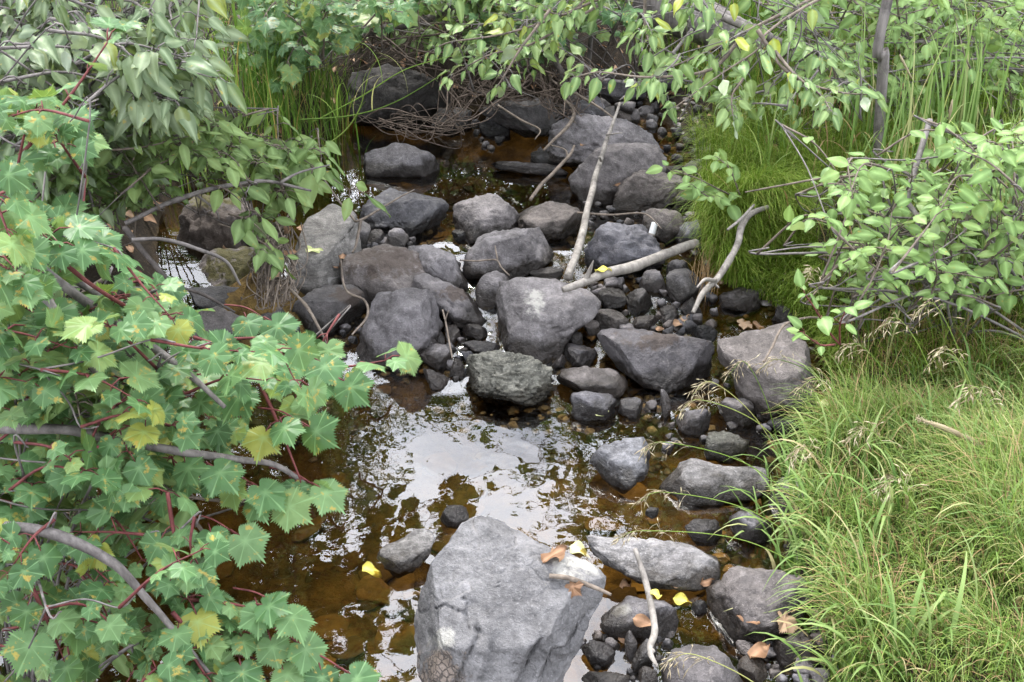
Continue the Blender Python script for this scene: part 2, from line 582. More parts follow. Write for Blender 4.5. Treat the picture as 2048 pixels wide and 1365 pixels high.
def rock(out, label, mat='rock', level=4, z0=None, lift=0.0, deep=0.8, box=0.8, facets=6, top=0.78, seed=None, rough=1.0,
         algae=(), pale=(), moss=(), strata=None, cracks=(), planes=(), name='rock', cat='rock', group=None, fr=(0.62, 0.87), ext=0.28, parent=None, smoothness=0.97):
    out = np.asarray(out, float)
    seed = seed if seed is not None else int(out[:, 0].sum() * 7 + out[:, 1].sum()) % 9973
    r_ = np.random.default_rng(seed)
    cx, cy = (out[:, 0].min() + out[:, 0].max()) / 2, (out[:, 1].min() + out[:, 1].max()) / 2
    hx, hy = np.ptp(out[:, 0]) / 2, np.ptp(out[:, 1]) / 2
    ybot = out[:, 1].max()
    xbot = out[out[:, 1] > ybot - 0.25 * hy][:, 0].mean()
    if z0 is None:
        B = GW(xbot, ybot)
        if lift: B = G(xbot, ybot, B[2] + lift)
    else:
        B = G(xbot, ybot, z0)
    base = B[2]
    tB = (B - CAM) @ FWD
    # stretch the lower side so that the foot is under water / in the ground
    o2 = out.copy()
    low = np.clip((o2[:, 1] - cy) / hy, 0, 1)
    o2[:, 1] += low * ext * 2 * hy
    cy2 = (o2[:, 1].min() + o2[:, 1].max()) / 2
    mpp0 = tB * TANH / 1024
    t_ = tB + 0.30 * min(hx, hy * 1.6) * mpp0 * deep
    mpp = t_ * TANH / 1024
    C = CAM + ray(cx, cy2) * t_
    # radial outline
    d = o2 - np.array([cx, cy2])
    # resample densely
    dd = np.vstack([d, d[:1]])
    seg = []
    for a, b in zip(dd[:-1], dd[1:]):
        k = np.linspace(0, 1, 12, endpoint=False)[:, None]
        seg.append(a * (1 - k) + b * k)
    seg = np.vstack(seg)
    th = np.arctan2(-seg[:, 1], seg[:, 0])
    rad = np.hypot(seg[:, 0], seg[:, 1]) * mpp
    o = np.argsort(th)
    th, rad = th[o], rad[o]
    S, F = ico(level)
    ang = np.arctan2(S[:, 1], S[:, 0])
    rr = np.interp(ang, np.concatenate([th - 2 * math.pi, th, th + 2 * math.pi]), np.tile(rad, 3))
    s = np.hypot(S[:, 0], S[:, 1])
    e = s ** box
    Rm = min(hx, hy * 1.5) * mpp
    u, v = np.cos(ang) * rr * e, np.sin(ang) * rr * e
    dep = Rm * deep
    w = np.sign(S[:, 2]) * np.abs(S[:, 2]) ** 0.85 * dep
    Pm = u[:, None] * RGT + v[:, None] * UPV + w[:, None] * (-FWD)
    u0 = (u.min(), u.max()); v0 = (v.min(), v.max())
    pl = [(np.array([r_.normal() * 0.16, -0.18 + r_.normal() * 0.12, 1.0]), top)] if top else []
    pl += [(np.array(n, float), f) for n, f in planes]
    for _ in range(facets + (3 if facets else 0)):
        n = np.array([r_.normal(), -0.55 + 0.7 * r_.normal(), 0.25 + 0.6 * r_.normal()])
        pl.append((n, r_.uniform(*fr)))
    Pm = Pm * (1 + 0.13 * fbm(Pm * (1.4 / Rm) + seed * 1.37, 3))[:, None]
    for n, f in pl:
        n = n / np.linalg.norm(n)
        h = Pm @ n
        ex = np.maximum(0, h - f * h.max())
        Pm = Pm - n[None] * (ex * smoothness)[:, None]
    nd = Pm / (np.linalg.norm(Pm, axis=1)[:, None] + 1e-9)
    so = seed * 1.37
    A = Rm * rough
    ns = fbm(Pm * (2.0 / Rm) + so + 9, 3) * 0.035 + fbm(Pm * (5 / Rm) + so, 5, 0.6) * 0.034
    rg = np.abs(fbm(Pm * (2.6 / Rm) + so + 40, 3))
    ns = ns - 0.06 * np.exp(-(rg / 0.06) ** 2)
    Pm = Pm + nd * (A * ns)[:, None]
    if strata:
        axis_, freq, amp = strata
        a = np.array(axis_, float); a /= np.linalg.norm(a)
        hh = Pm @ a + fbm(Pm * (2.2 / Rm) + so, 4) * 0.22 * Rm
        k = hh / Rm * freq
        saw = (k - np.floor(k))
        saw = np.where(saw < 0.8, saw / 0.8, (1 - saw) / 0.2)
        saw2 = fbm(np.stack([k * 1.7, Pm[:, 0] / Rm * 2, Pm[:, 1] / Rm * 2], 1), 3)
        Pm = Pm + nd * (amp * Rm * (saw - 0.5 + 0.5 * saw2))[:, None]
    # fit back to the outline's box
    for axv, lo, hi in ((RGT, *u0), (UPV, *v0)):
        c = Pm @ axv
        k = (hi - lo) / (c.max() - c.min())
        nc = (c - c.min()) * k + lo
        Pm = Pm + (nc - c)[:, None] * axv
    Pw = Pm + C
    px, py, _ = proj(Pw)
    front = np.clip(-(Pm @ FWD) / (0.4 * dep), 0, 1)
    for line, wd, dp, *st in cracks:
        if st:                               # the slab on the right of the crack lies lower
            yy = [p[1] for p in line]; xl = np.interp(py + 4 * vnoise(Pw * 60), yy, [p[0] for p in line])
            k = np.clip((px - xl) / 3.0, 0, 1) * np.clip(1 - (px - xl) / st[1], 0, 1) * np.clip((py - yy[0] + 10) / 25, 0, 1)
            Pw = Pw + FWD[None] * (st[0] * k * front)[:, None]
        dist = seg_dist(px + 3 * vnoise(Pw * 50) + 1.5 * vnoise(Pw * 160), py + 3 * vnoise(Pw * 50 + 9) + 1.5 * vnoise(Pw * 160 + 9), line)
        Pw = Pw + (FWD * 1.0)[None] * (dp * np.exp(-(dist / wd) ** 2) * front)[:, None]
    lev = W(Pw[:, 1]) if z0 is None and not lift else np.full(len(Pw), base)
    damp = 0.05 if z0 is None and not lift else 0.012
    wet = np.clip(1.0 - (Pw[:, 2] - lev) / (damp * 2), 0, 1)
    at = {'wet': wet, 'algae': patch(px, py, algae), 'pale': patch(px, py, pale), 'moss': patch(px, py, moss)}
    if name == 'stone' or parent is not None:
        pass
    loc = np.array([C[0], C[1], C[2]])
    me = make_mesh(name, Pw - loc, F, [M[mat]], True, at)
    ob = link(name, me, parent, loc)
    LAST[0] = ob
    if label:
        tag(ob, label, cat, group)
    return ob

# --- around the upper pool
rock([(722, 335), (735, 310), (765, 293), (800, 286), (830, 290), (855, 308), (885, 334), (880, 347), (840, 349), (790, 350), (745, 350)],
     'smooth blue grey boulder rising from the upper pool near its left bank', 'rock', 4, box=0.9, facets=3, top=0.85)
rock([(690, 180), (705, 145), (760, 132), (830, 145), (880, 175), (905, 205), (900, 246), (830, 256), (760, 252), (705, 240)],
     'big dark bedrock block under the far bank, left of the root tangle', 'dark', 5, lift=0.0, facets=9, ext=0.05)
rock([(955, 222), (990, 205), (1050, 195), (1100, 198), (1120, 235), (1112, 266), (1050, 268), (1000, 255)],
     'dark overhanging ledge under the far bank, right of the root tangle', 'dark', 5, facets=7, lift=0.03, ext=0.1)
rock(ell(990, 255, 32, 17, 8), 'small black wet stone below the overhanging ledge of the far bank', 'dark', 4)
rock([(862, 240), (880, 218), (915, 212), (940, 225), (945, 252), (905, 262), (870, 258)], 'dark stone at the far water edge beneath the root tangle', 'dark', 4)
rock(ell(1247, 178, 66, 20, 2), 'flat grey slab farthest up the brook, under the hanging leaves', 'rock', 4, lift=0.02)
rock(ell(1172, 214, 36, 24, 0), 'rounded grey stone right of the overhanging ledge', 'rock', 4, lift=0.02)
rock(ell(1250, 214, 22, 12, 5), 'small grey stone beside the upper tip of the leaning pale stick', 'rock', 3, lift=0.04)
rock([(1092, 282), (1120, 265), (1160, 245), (1210, 230), (1250, 235), (1290, 262), (1332, 295), (1325, 318), (1250, 325), (1160, 318), (1100, 296)],
     'broad folded grey slab behind the big split boulder', 'rock', 5, lift=0.05, facets=7, rough=1.4, strata=((0.2, 0.5, 1), 5, 0.05))
rock([(1060, 318), (1075, 300), (1110, 290), (1135, 295), (1140, 320), (1120, 330), (1080, 328)], 'dark oval stone at the right edge of the upper pool', 'dark', 4, facets=2)
rock([(1135, 365), (1138, 325), (1165, 305), (1220, 290), (1275, 286), (1300, 300), (1332, 335), (1325, 360), (1290, 385), (1235, 400), (1185, 400), (1145, 388)],
     'big split boulder under the middle of the leaning pale stick', 'warm', 5, facets=5, planes=[((-0.5, -0.8, 0.35), 0.7), ((0.55, -0.7, 0.4), 0.72)],
     cracks=[([(1230, 330), (1250, 365), (1242, 395)], 4, 0.012)])
rock([(1222, 413), (1235, 385), (1260, 352), (1290, 340), (1330, 342), (1375, 350), (1395, 372), (1362, 400), (1330, 410), (1270, 418), (1230, 420)],
     'dark wedge shaped slab in front of the big split boulder', 'warm', 5, facets=6, strata=((0.3, 0.3, 1), 4, 0.05))
rock([(1340, 405), (1360, 385), (1400, 375), (1440, 385), (1450, 405), (1420, 425), (1370, 425)], 'brownish grey stone half under the leafy sprig on the right bank', 'warm', 4)
rock([(1285, 428), (1310, 415), (1350, 420), (1368, 440), (1372, 465), (1340, 480), (1300, 465)], 'angular light brown stone above the small white cylinder', 'warm', 4, facets=7)
rock([(1345, 455), (1375, 440), (1420, 445), (1440, 470), (1420, 495), (1370, 492)], 'tan stone partly grown over by grass above the pale log', 'pale', 4)
rock(ell(1305, 318, 30, 18, 10), 'grey stone between the folded slab and the right bank grass', 'rock', 3)
rock([(712, 402), (725, 382), (770, 374), (830, 376), (860, 385), (887, 407), (897, 440), (893, 462), (870, 470), (830, 472), (790, 460), (745, 452), (718, 437)],
     'dark angular boulder at the lower left rim of the upper pool', 'dark', 5, facets=8, planes=[((0.1, -0.9, -0.1), 0.7), ((-0.2, -0.2, 1), 0.72)], rough=1.3)
rock([(903, 430), (915, 405), (975, 385), (1010, 400), (1045, 415), (1040, 455), (1000, 468), (950, 480), (930, 480), (903, 462)],
     'pale violet grey wedge between the dark angular boulder and the round boulder', 'rock', 5, facets=5, planes=[((-0.1, -0.5, 1), 0.65)])
rock([(1030, 425), (1045, 408), (1100, 402), (1140, 410), (1162, 432), (1164, 455), (1140, 468), (1090, 472), (1050, 466), (1032, 450)],
     'round grey boulder left of the leaning pale stick', 'warm', 5, facets=3, box=0.75)
rock([(925, 510), (945, 485), (985, 462), (1050, 453), (1085, 452), (1107, 475), (1109, 503), (1080, 533), (1040, 548), (985, 552), (938, 542)],
     'large grey boulder with a bent twig lying across it', 'rock', 5, facets=5)
rock([(1165, 492), (1175, 460), (1215, 445), (1270, 455), (1312, 475), (1332, 500), (1322, 525), (1270, 540), (1210, 538), (1170, 525)],
     'pitted grey boulder right of the leaning stick, above the pale log', 'rock', 5, facets=5, rough=1.5, strata=((0.1, 0.4, 1), 5, 0.04))
# --- left rim
rock([(583, 450), (598, 418), (660, 403), (722, 432), (704, 455), (702, 505), (692, 545), (650, 585), (608, 602), (575, 590), (560, 545), (568, 490)],
     'tall pale grey block with a yellow leaf on top, at the left bank', 'slab', 5, facets=4, planes=[((0.0, -0.35, 1), 0.55), ((0.75, -0.65, 0.1), 0.62), ((-0.5, -0.85, 0.1), 0.8)], deep=1.0)
rock([(712, 455), (728, 438), (742, 448), (738, 480), (718, 505), (700, 500)], 'narrow dark stone leaning against the tall pale block', 'dark', 4)
rock([(680, 545), (700, 515), (750, 498), (800, 488), (835, 492), (860, 520), (865, 565), (835, 598), (780, 603), (740, 607), (700, 588)],
     'wide boulder with a brown dried crust, right of the tall pale block', 'warm', 5, facets=3, algae=[(775, 520, 85, 38)])
rock([(815, 492), (850, 488), (895, 505), (925, 528), (940, 557), (930, 580), (900, 575), (850, 565), (828, 530)],
     'grey boulder wedged behind the long diagonal stone', 'rock', 5, facets=5)
rock([(810, 577), (820, 555), (865, 546), (905, 563), (950, 598), (982, 628), (978, 648), (940, 645), (890, 620), (838, 595)],
     'long stone lying diagonally, sloping down to the right', 'warm', 5, facets=3, algae=[(910, 585, 50, 15)], planes=[((0.3, -0.5, 0.8), 0.8)])
rock([(572, 632), (600, 600), (650, 573), (705, 568), (735, 583), (740, 612), (720, 638), (680, 660), (620, 660), (585, 650)],
     'low boulder with a brown crust on top, nearest the root bundle', 'dark', 5, facets=3, algae=[(700, 590, 45, 22)])
rock([(710, 675), (725, 620), (760, 590), (810, 576), (850, 578), (882, 600), (887, 622), (865, 665), (835, 705), (800, 720), (750, 716), (718, 700)],
     'large smooth blue grey boulder above the left of the lower pool', 'rock', 5, facets=4, box=0.75)
rock([(950, 577), (965, 550), (990, 540), (1015, 546), (1024, 575), (1007, 602), (975, 610), (955, 600)], 'round grey stone left of the pale spotted central boulder', 'rock', 4, facets=4)
# --- the middle
rock([(990, 632), (995, 600), (1015, 563), (1060, 553), (1130, 558), (1182, 580), (1204, 606), (1190, 635), (1152, 660), (1130, 695), (1080, 713), (1045, 714), (1018, 695), (1012, 662)],
     'big central angular boulder with a white splash on its top', 'rock', 5, facets=3, rough=0.8, ext=0.2,
     planes=[((0.05, -0.35, 1), 0.66), ((-0.35, -0.9, 0.15), 0.62), ((0.5, -0.8, 0.3), 0.68), ((0.1, -0.75, 0.75), 0.72)], pale=[(1072, 605, 20, 30)])
rock([(930, 727), (945, 705), (990, 700), (1050, 710), (1100, 738), (1110, 768), (1090, 790), (1050, 800), (1010, 790), (958, 770), (935, 748)],
     'deeply ridged flaky stone at the head of the lower pool', 'schist', 6, facets=3, rough=1.2, strata=((-0.25, 0.35, 1), 6.5, 0.085))
rock([(1113, 752), (1125, 737), (1170, 732), (1225, 736), (1247, 755), (1257, 786), (1220, 790), (1160, 783), (1118, 769)],
     'flat topped bar of stone right of the ridged flaky stone', 'warm', 4, facets=2, planes=[((0, -0.3, 1), 0.6), ((0, -1, 0.1), 0.75)])
rock([(1192, 677), (1200, 660), (1260, 656), (1340, 667), (1412, 675), (1427, 702), (1424, 736), (1380, 757), (1320, 768), (1270, 753), (1225, 723)],
     'long mottled slab with a brown upper half, right of the central boulder', 'warm', 5, facets=2, algae=[(1320, 680, 75, 22)], planes=[((0.0, -0.8, 0.5), 0.78)], box=0.7)
rock([(1428, 712), (1433, 680), (1478, 658), (1560, 643), (1592, 668), (1602, 700), (1642, 750), (1652, 795), (1630, 822), (1580, 834), (1520, 815), (1468, 785), (1448, 742)],
     'biggest right bank boulder with a bent straw lying on it', 'warm', 5, facets=2, planes=[((0.05, -0.45, 1), 0.72), ((-0.5, -0.85, 0.1), 0.72), ((0.1, -1, 0.05), 0.8)], box=0.75, rough=0.8)
rock([(1140, 803), (1145, 787), (1170, 782), (1215, 785), (1232, 800), (1234, 826), (1215, 840), (1170, 840), (1148, 829)],
     'squarish wet stone with a pale green leaf resting on it', 'rock', 4, facets=4)
rock(ell(1262, 813, 26, 18, 12), 'small oval stone right of the stone with the pale green leaf', 'rock', 4, facets=3)
rock(ell(1332, 806, 11, 28, -8), 'thin upright stone standing in the shallow water', 'rock', 4, facets=3)
rock([(1353, 838), (1368, 820), (1395, 817), (1418, 826), (1422, 848), (1405, 866), (1370, 864)], 'rounded block with a scratch, in the shallows below the long mottled slab', 'rock', 4, facets=4)
rock([(1405, 888), (1430, 866), (1470, 862), (1500, 880), (1498, 908), (1455, 915), (1420, 906)], 'dark grooved stone half sunk near the right bank', 'schist', 4, facets=3, strata=((1, 0.4, 0.3), 5, 0.07))
rock([(1437, 812), (1452, 795), (1485, 795), (1512, 815), (1512, 845), (1470, 848), (1445, 835)], 'grey stone tucked under the biggest right bank boulder', 'rock', 4)
rock(ell(1566, 850, 36, 15, 5), 'low dark stone at the foot of the right bank grass', 'dark', 3)
rock([(1180, 932), (1195, 905), (1240, 887), (1285, 876), (1304, 885), (1305, 907), (1290, 935), (1252, 968), (1238, 976), (1208, 958)],
     'three sided blue grey stone standing alone in the lower pool', 'pale', 4, facets=2, box=0.55, planes=[((0.0, -0.25, 1), 0.45)], deep=0.7, ext=0.15)
rock([(1318, 978), (1340, 940), (1360, 918), (1392, 917), (1412, 935), (1470, 945), (1522, 943), (1535, 965), (1500, 990), (1420, 998), (1350, 998)],
     'saddle shaped pale stone below the right bank grass', 'pale', 4, facets=2, planes=[((0.0, -0.3, 1), 0.5)], box=0.65)
rock([(1540, 975), (1580, 955), (1640, 960), (1665, 990), (1640, 1030), (1570, 1025)], 'grey stone veiled by grass blades right of the saddle shaped stone', 'rock', 4)
rock([(752, 1115), (770, 1098), (810, 1085), (840, 1062), (860, 1060), (871, 1080), (862, 1110), (830, 1138), (795, 1152), (765, 1142)],
     'kidney shaped pale stone with a dark wet rim in the lower pool', 'pale', 4, facets=1, box=0.5, planes=[((0.0, -0.15, 1), 0.42)], deep=0.6, ext=0.1)
rock(ell(909, 1030, 29, 19, 8), 'little round stone in the bright reflection behind the foreground boulder', 'rock', 4, facets=3)
rock(ell(1304, 1024, 14, 9, 10), 'tiny dark stone between the right hand stones of the lower pool', 'dark', 3)
rock([(1368, 1052), (1390, 1038), (1430, 1040), (1448, 1062), (1430, 1082), (1390, 1080)], 'grey stone behind the long flat stone under grass seed heads', 'rock', 4)
rock([(1458, 1040), (1480, 1022), (1525, 1028), (1545, 1055), (1520, 1082), (1475, 1075)], 'grey stone in the grass edge below the saddle shaped stone', 'rock', 4)
CR = [
    ([(926, 1194), (936, 1212), (930, 1225), (938, 1250), (956, 1267), (952, 1280), (936, 1307), (919, 1342), (905, 1385)], 2.2, 0.016, 0.012, 40),
    ([(873, 1217), (890, 1210), (911, 1220), (930, 1225)], 2.0, 0.010),
    ([(1014, 1254), (993, 1277), (979, 1293), (982, 1315), (971, 1334), (950, 1385)], 3.5, 0.014, 0.008, 60),
    ([(1052, 1233), (1041, 1255), (1036, 1290)], 1.8, 0.005),
    ([(1079, 1282), (1060, 1307), (1050, 1334), (1025, 1385)], 2.4, 0.016, 0.016, 50),
    ([(1182, 1209), (1158, 1247), (1131, 1296), (1104, 1301), (1090, 1334), (1072, 1385)], 2.6, 0.010, 0.03, 90),
    ([(1017, 1128), (1005, 1150), (993, 1179)], 1.6, 0.005),
    ([(985, 1087), (1020, 1122), (1052, 1128), (1087, 1160), (1133, 1171), (1180, 1198)], 2.4, 0.004),
    ([(970, 1210), (985, 1225), (978, 1240)], 1.6, 0.004), ([(1030, 1200), (1050, 1212), (1062, 1222)], 1.6, 0.003)]
rock([(826, 1195), (850, 1160), (880, 1110), (910, 1060), (950, 1042), (1010, 1040), (1060, 1060), (1110, 1090), (1165, 1110), (1205, 1140),
      (1215, 1180), (1195, 1225), (1180, 1270), (1150, 1320), (1120, 1375), (1090, 1450), (860, 1450), (850, 1365), (830, 1290), (824, 1235)],
     'huge cracked pale boulder in the foreground, split into long slabs', 'boulder', 7, facets=0, box=0.55, deep=0.42, ext=0.05, rough=0.45, top=0,
     planes=[((-0.05, -0.62, 1), 0.50), ((0.75, -0.7, 0.35), 0.72), ((-0.8, -0.35, 0.3), 0.80), ((0.35, 0.1, 0.9), 0.72)], cracks=CR, seed=77,
     pale=[(1150, 1130, 60, 25), (885, 1280, 30, 22)], algae=[(880, 1345, 55, 55)])
rock([(1172, 1082), (1185, 1070), (1230, 1077), (1330, 1081), (1390, 1090), (1440, 1115), (1443, 1155), (1410, 1172), (1340, 1166), (1270, 1160), (1210, 1122)],
     'long flat pale stone tapering to the left, beside the foreground boulder', 'pale', 5, facets=1, planes=[((0.0, -0.45, 1), 0.55)], box=0.6, deep=0.7, ext=0.12)
rock([(1420, 1182), (1440, 1152), (1500, 1140), (1570, 1138), (1612, 1155), (1622, 1200), (1582, 1248), (1520, 1270), (1470, 1265), (1430, 1235)],
     'rounded grey boulder at the lower right, half hidden by tall grass', 'warm', 5, facets=3, planes=[((0.0, -0.3, 1), 0.72), ((0, -0.9, -0.1), 0.75)])
rock([(1197, 1243), (1225, 1210), (1255, 1196), (1300, 1200), (1342, 1215), (1360, 1247), (1340, 1266), (1260, 1271), (1210, 1266)],
     'white patched stone crossed by the foreground stick', 'rock', 4, facets=4, pale=[(1250, 1220, 30, 14)])
rock([(1325, 1337), (1345, 1315), (1400, 1300), (1445, 1293), (1482, 1320), (1492, 1370), (1480, 1430), (1335, 1430)],
     'grey boulder cut by the bottom edge, right of the foreground stick', 'warm', 4, facets=4)
rock(ell(1592, 1295, 48, 30, 6), 'brownish stone under the broad grass at the lower right', 'warm', 4)
rock([(1163, 1300), (1185, 1281), (1215, 1283), (1232, 1305), (1222, 1328), (1190, 1326)], 'small square stone by the lower right side of the foreground boulder', 'rock', 4)
rock(ell(1262, 1288, 13, 27, -6), 'narrow grey stone left of the foreground stick', 'rock', 4)
rock(ell(1289, 1312, 19, 36, 32), 'slanted dark stone touching the lower end of the foreground stick', 'dark', 4)
rock(ell(1212, 1362, 50, 17, 0), 'flat pale stone at the bottom edge right of the foreground boulder', 'pale', 4)
rock(ell(1297, 1358, 20, 24, 20), 'small grey stone at the bottom edge under the stick end', 'rock', 4)
rock(ell(1505, 1335, 30, 22, 0), 'small brown stone at the bottom edge among dry leaves', 'warm', 4)
# --- smaller stones of the cascade
for (cx, cy, rx, ry, rot, mt, lb) in [
    (873, 713, 33, 25, 22, 'rock', 'oblong grey stone below the large smooth blue grey boulder'),
    (914, 735, 15, 18, 0, 'rock', 'upright little stone left of the ridged flaky stone'),
    (872, 757, 30, 14, 28, 'rock', 'thin slanted stone at the head of the bright reflection'),
    (963, 695, 38, 14, 5, 'rock', 'flat light stone just above the ridged flaky stone'),
    (905, 667, 16, 18, 0, 'rock', 'small grey stone between the diagonal stone and the smooth blue boulder'),
    (877, 676, 13, 16, 20, 'rock', 'small pale stone on the right flank of the smooth blue boulder'),
    (950, 662, 26, 14, 10, 'warm', 'sunken brown stone left of the central boulder'),
    (1163, 710, 36, 21, 18, 'rock', 'speckled stone under the right corner of the central boulder'),
    (1117, 722, 15, 14, 0, 'rock', 'small stone above the flat topped bar of stone'),
    (1150, 680, 16, 17, 20, 'rock', 'small tilted stone against the right flank of the central boulder'),
    (1223, 594, 29, 20, 0, 'dark', 'square dark stone under the lower end of the pale log'),
    (1280, 600, 32, 20, 28, 'dark', 'slate blue oval stone right of the square dark stone'),
    (1218, 637, 40, 20, 4, 'rock', 'smooth grey stone between the central boulder and the long mottled slab'),
    (1308, 563, 30, 24, 10, 'rock', 'knobbly round stone below the pale log'),
    (1366, 572, 32, 36, -25, 'dark', 'tall dark stone beside the tuft of dead brown grass'),
    (1357, 538, 24, 20, 0, 'rock', 'rounded stone behind the tall dark stone'),
    (1292, 645, 28, 14, -10, 'rock', 'low grey stone behind the long mottled slab'),
    (1338, 628, 22, 17, -20, 'rock', 'grey pebbly stone below the lower end of the bleached branch'),
    (1383, 612, 22, 18, 0, 'rock', 'round stone at the lower end of the bleached branch'),
    (1410, 665, 26, 16, 0, 'dark', 'dark stone between the long mottled slab and the biggest right bank boulder'),
    (1090, 546, 38, 12, -4, 'rock', 'flat stone in the little fall left of the leaning stick'),
    (922, 470, 20, 12, 15, 'dark', 'small dark wet stone under the pale violet wedge'),
    (792, 478, 27, 22, 10, 'rock', 'grey egg shaped stone below the dark angular boulder'),
    (752, 474, 17, 17, 0, 'rock', 'ribbed little stone among the pebbles right of the tall pale block'),
    (1575, 630, 32, 18, 4, 'rock', 'flat stone in the grass above the biggest right bank boulder'),
    (1480, 598, 44, 24, 4, 'rock', 'grass covered stone right of the bleached branch'),
    (490, 628, 28, 20, 10, 'dark', 'dark stone under the mossy ledge at the left bank'),
    (515, 648, 16, 22, 0, 'dark', 'dark blue stone left of the root bundle'),
    (538, 685, 24, 17, 0, 'rock', 'small round stone above the tip of a maple leaf'),
    (1105, 258, 18, 12, 0, 'rock', 'small grey stone at the right end of the overhanging ledge'),
    (1270, 285, 26, 12, 8, 'rock', 'small stone lying between folded slab and split boulder'),
    (1345, 345, 26, 14, 0, 'warm', 'small brownish stone behind the leafy sprig'),
    (1715, 850, 60, 34, 5, 'rock', 'grey stone deep in the right bank grass'),
    (1400, 1215, 16, 14, 0, 'dark', 'little black stone left of the rounded lower right boulder')]:
    rock(ell(cx, cy, rx, ry, rot), lb, mt, 4, facets=5, box=0.72, fr=(0.50, 0.80), rough=1.3)
rock([(345, 500), (348, 430), (375, 395), (430, 382), (480, 390), (512, 425), (520, 490), (490, 515), (430, 520), (380, 515)],
     'brown weathered block with vertical grain under the left bank bush', 'warm', 5, z0=0.10, facets=6, moss=[(420, 400, 60, 18)], rough=1.5, strata=((1, 0.2, 0.05), 8, 0.05), algae=[(430, 460, 90, 60)])
rock([(385, 585), (395, 525), (430, 498), (490, 492), (520, 515), (525, 560), (500, 600), (440, 612), (400, 608)],
     'rounded stone covered in olive moss at the left bank', 'warm', 5, z0=0.02, facets=3, moss=[(470, 535, 80, 60)])
rock([(385, 665), (400, 625), (440, 612), (480, 625), (502, 660), (495, 700), (440, 705), (400, 695)],
     'grey boulder behind the maple leaves at the left of the cascade', 'rock', 4, facets=4)

rock(ell(450, 602, 78, 30, 6), 'flat dark ledge stone below the moss covered stone', 'dark', 4)
rock(ell(545, 640, 30, 30, 0), 'dark wet stone between the root bundle and the low crusted boulder', 'dark', 4)
# flat grey board-like stone lying in the pool
rock([(978, 326), (1010, 322), (1060, 325), (1120, 332), (1138, 342), (1130, 350), (1060, 345), (1000, 335)],
     'thin grey sliver of stone lying in the upper pool', 'rock', 4, facets=2, box=0.6, deep=0.9)

# --- pebbles: clusters in the gaps
def pebble_field(n, x0, x1, y0, y1, rmin, rmax, label, group, mats=('rock', 'dark', 'rock', 'warm')):
    k = tries = 0
    made = []
    while k < n and tries < 400:
        tries += 1
        px, py = rng.uniform(x0, x1), rng.uniform(y0, y1)
        p = GT(px, py)
        dgr = Vector(ray(px, py)).normalized()
        hit, loc, nrm, idx, ob, mw = SC.ray_cast(bpy.context.evaluated_depsgraph_get(), Vector(CAM), dgr)
        if hit and ob.name.split('.')[0] not in ('ground', 'water', 'stone'):
            continue
        r = rmin + (rmax - rmin) * rng.random() ** 2
        rock(ell(px, py, r, r * rng.uniform(0.6, 0.85), rng.uniform(-30, 30)), label, mats[int(rng.integers(len(mats)))], 3, z0=p[2] - 0.004,
             facets=6, box=0.7, rough=1.6, fr=(0.48, 0.80), name='pebble', cat='pebble', group=group)
        made.append((px, LAST[0]))
        k += 1
        if k % 4 == 0:
            bpy.context.view_layer.update()
    made.sort(key=lambda a: a[0])
    for i, (px, o) in enumerate(made):
        o['label'] = ORD[i] + ' from the left of the ' + group
    return
ORD = ['leftmost', 'second', 'third', 'fourth', 'fifth', 'sixth', 'seventh', 'eighth', 'ninth', 'tenth', 'eleventh', 'twelfth', 'thirteenth', 'fourteenth', 'fifteenth', 'sixteenth',
       'seventeenth', 'eighteenth', 'nineteenth', 'twentieth'] + ['twenty-' + w for w in 'first second third fourth fifth sixth seventh eighth ninth'.split()] + ['thirtieth']
ORD[0] = 'first'
bpy.context.view_layer.update()
for args in [
    (16, 695, 830, 440, 505, 8, 15, 'small grey pebble in the gap right of the tall pale block', 'pebbles by the tall pale block'),
    (10, 860, 960, 630, 760, 8, 14, 'small wet pebble in the trickle left of the central boulder', 'pebbles left of the central boulder'),
    (30, 1180, 1430, 560, 680, 8, 18, 'small grey pebble on the gravel below the pale log', 'pebbles below the pale log'),
    (16, 1170, 1400, 395, 450, 7, 14, 'small pebble on the bar above the pitted grey boulder', 'pebbles above the pitted boulder'),
    (16, 1250, 1420, 210, 350, 7, 15, 'small pebble at the grassy edge of the upper brook', 'pebbles by the upper right bank'),
    (16, 1110, 1330, 150, 240, 7, 15, 'small stone on the dry upper streambed under hanging leaves', 'stones of the upper streambed'),
    (16, 1130, 1330, 150, 235, 14, 30, 'flat grey slab of the dry upper streambed', 'larger stones of the dry upper streambed'),
    (10, 1330, 1430, 290, 450, 10, 22, 'grey stone at the foot of the right bank', 'stones at the foot of the upper right bank'),
    (10, 940, 1120, 235, 300, 6, 12, 'small dark pebble at the far edge of the upper pool', 'pebbles at the far pool edge'),
    (14, 1480, 1660, 1240, 1365, 10, 26, 'small brown pebble among dry leaves at the lower right', 'pebbles at the lower right'),
    (12, 1150, 1340, 1265, 1365, 8, 18, 'small pebble in the puddle beside the foreground stick', 'pebbles by the foreground stick'),
    (12, 1300, 1560, 760, 920, 8, 18, 'small wet stone in the shallows by the right bank', 'stones in the right shallows'),
    (10, 560, 720, 640, 720, 8, 18, 'small dark stone in the shadow under the brown crusted boulder', 'stones under the crusted boulder')]:
    pebble_field(*args)

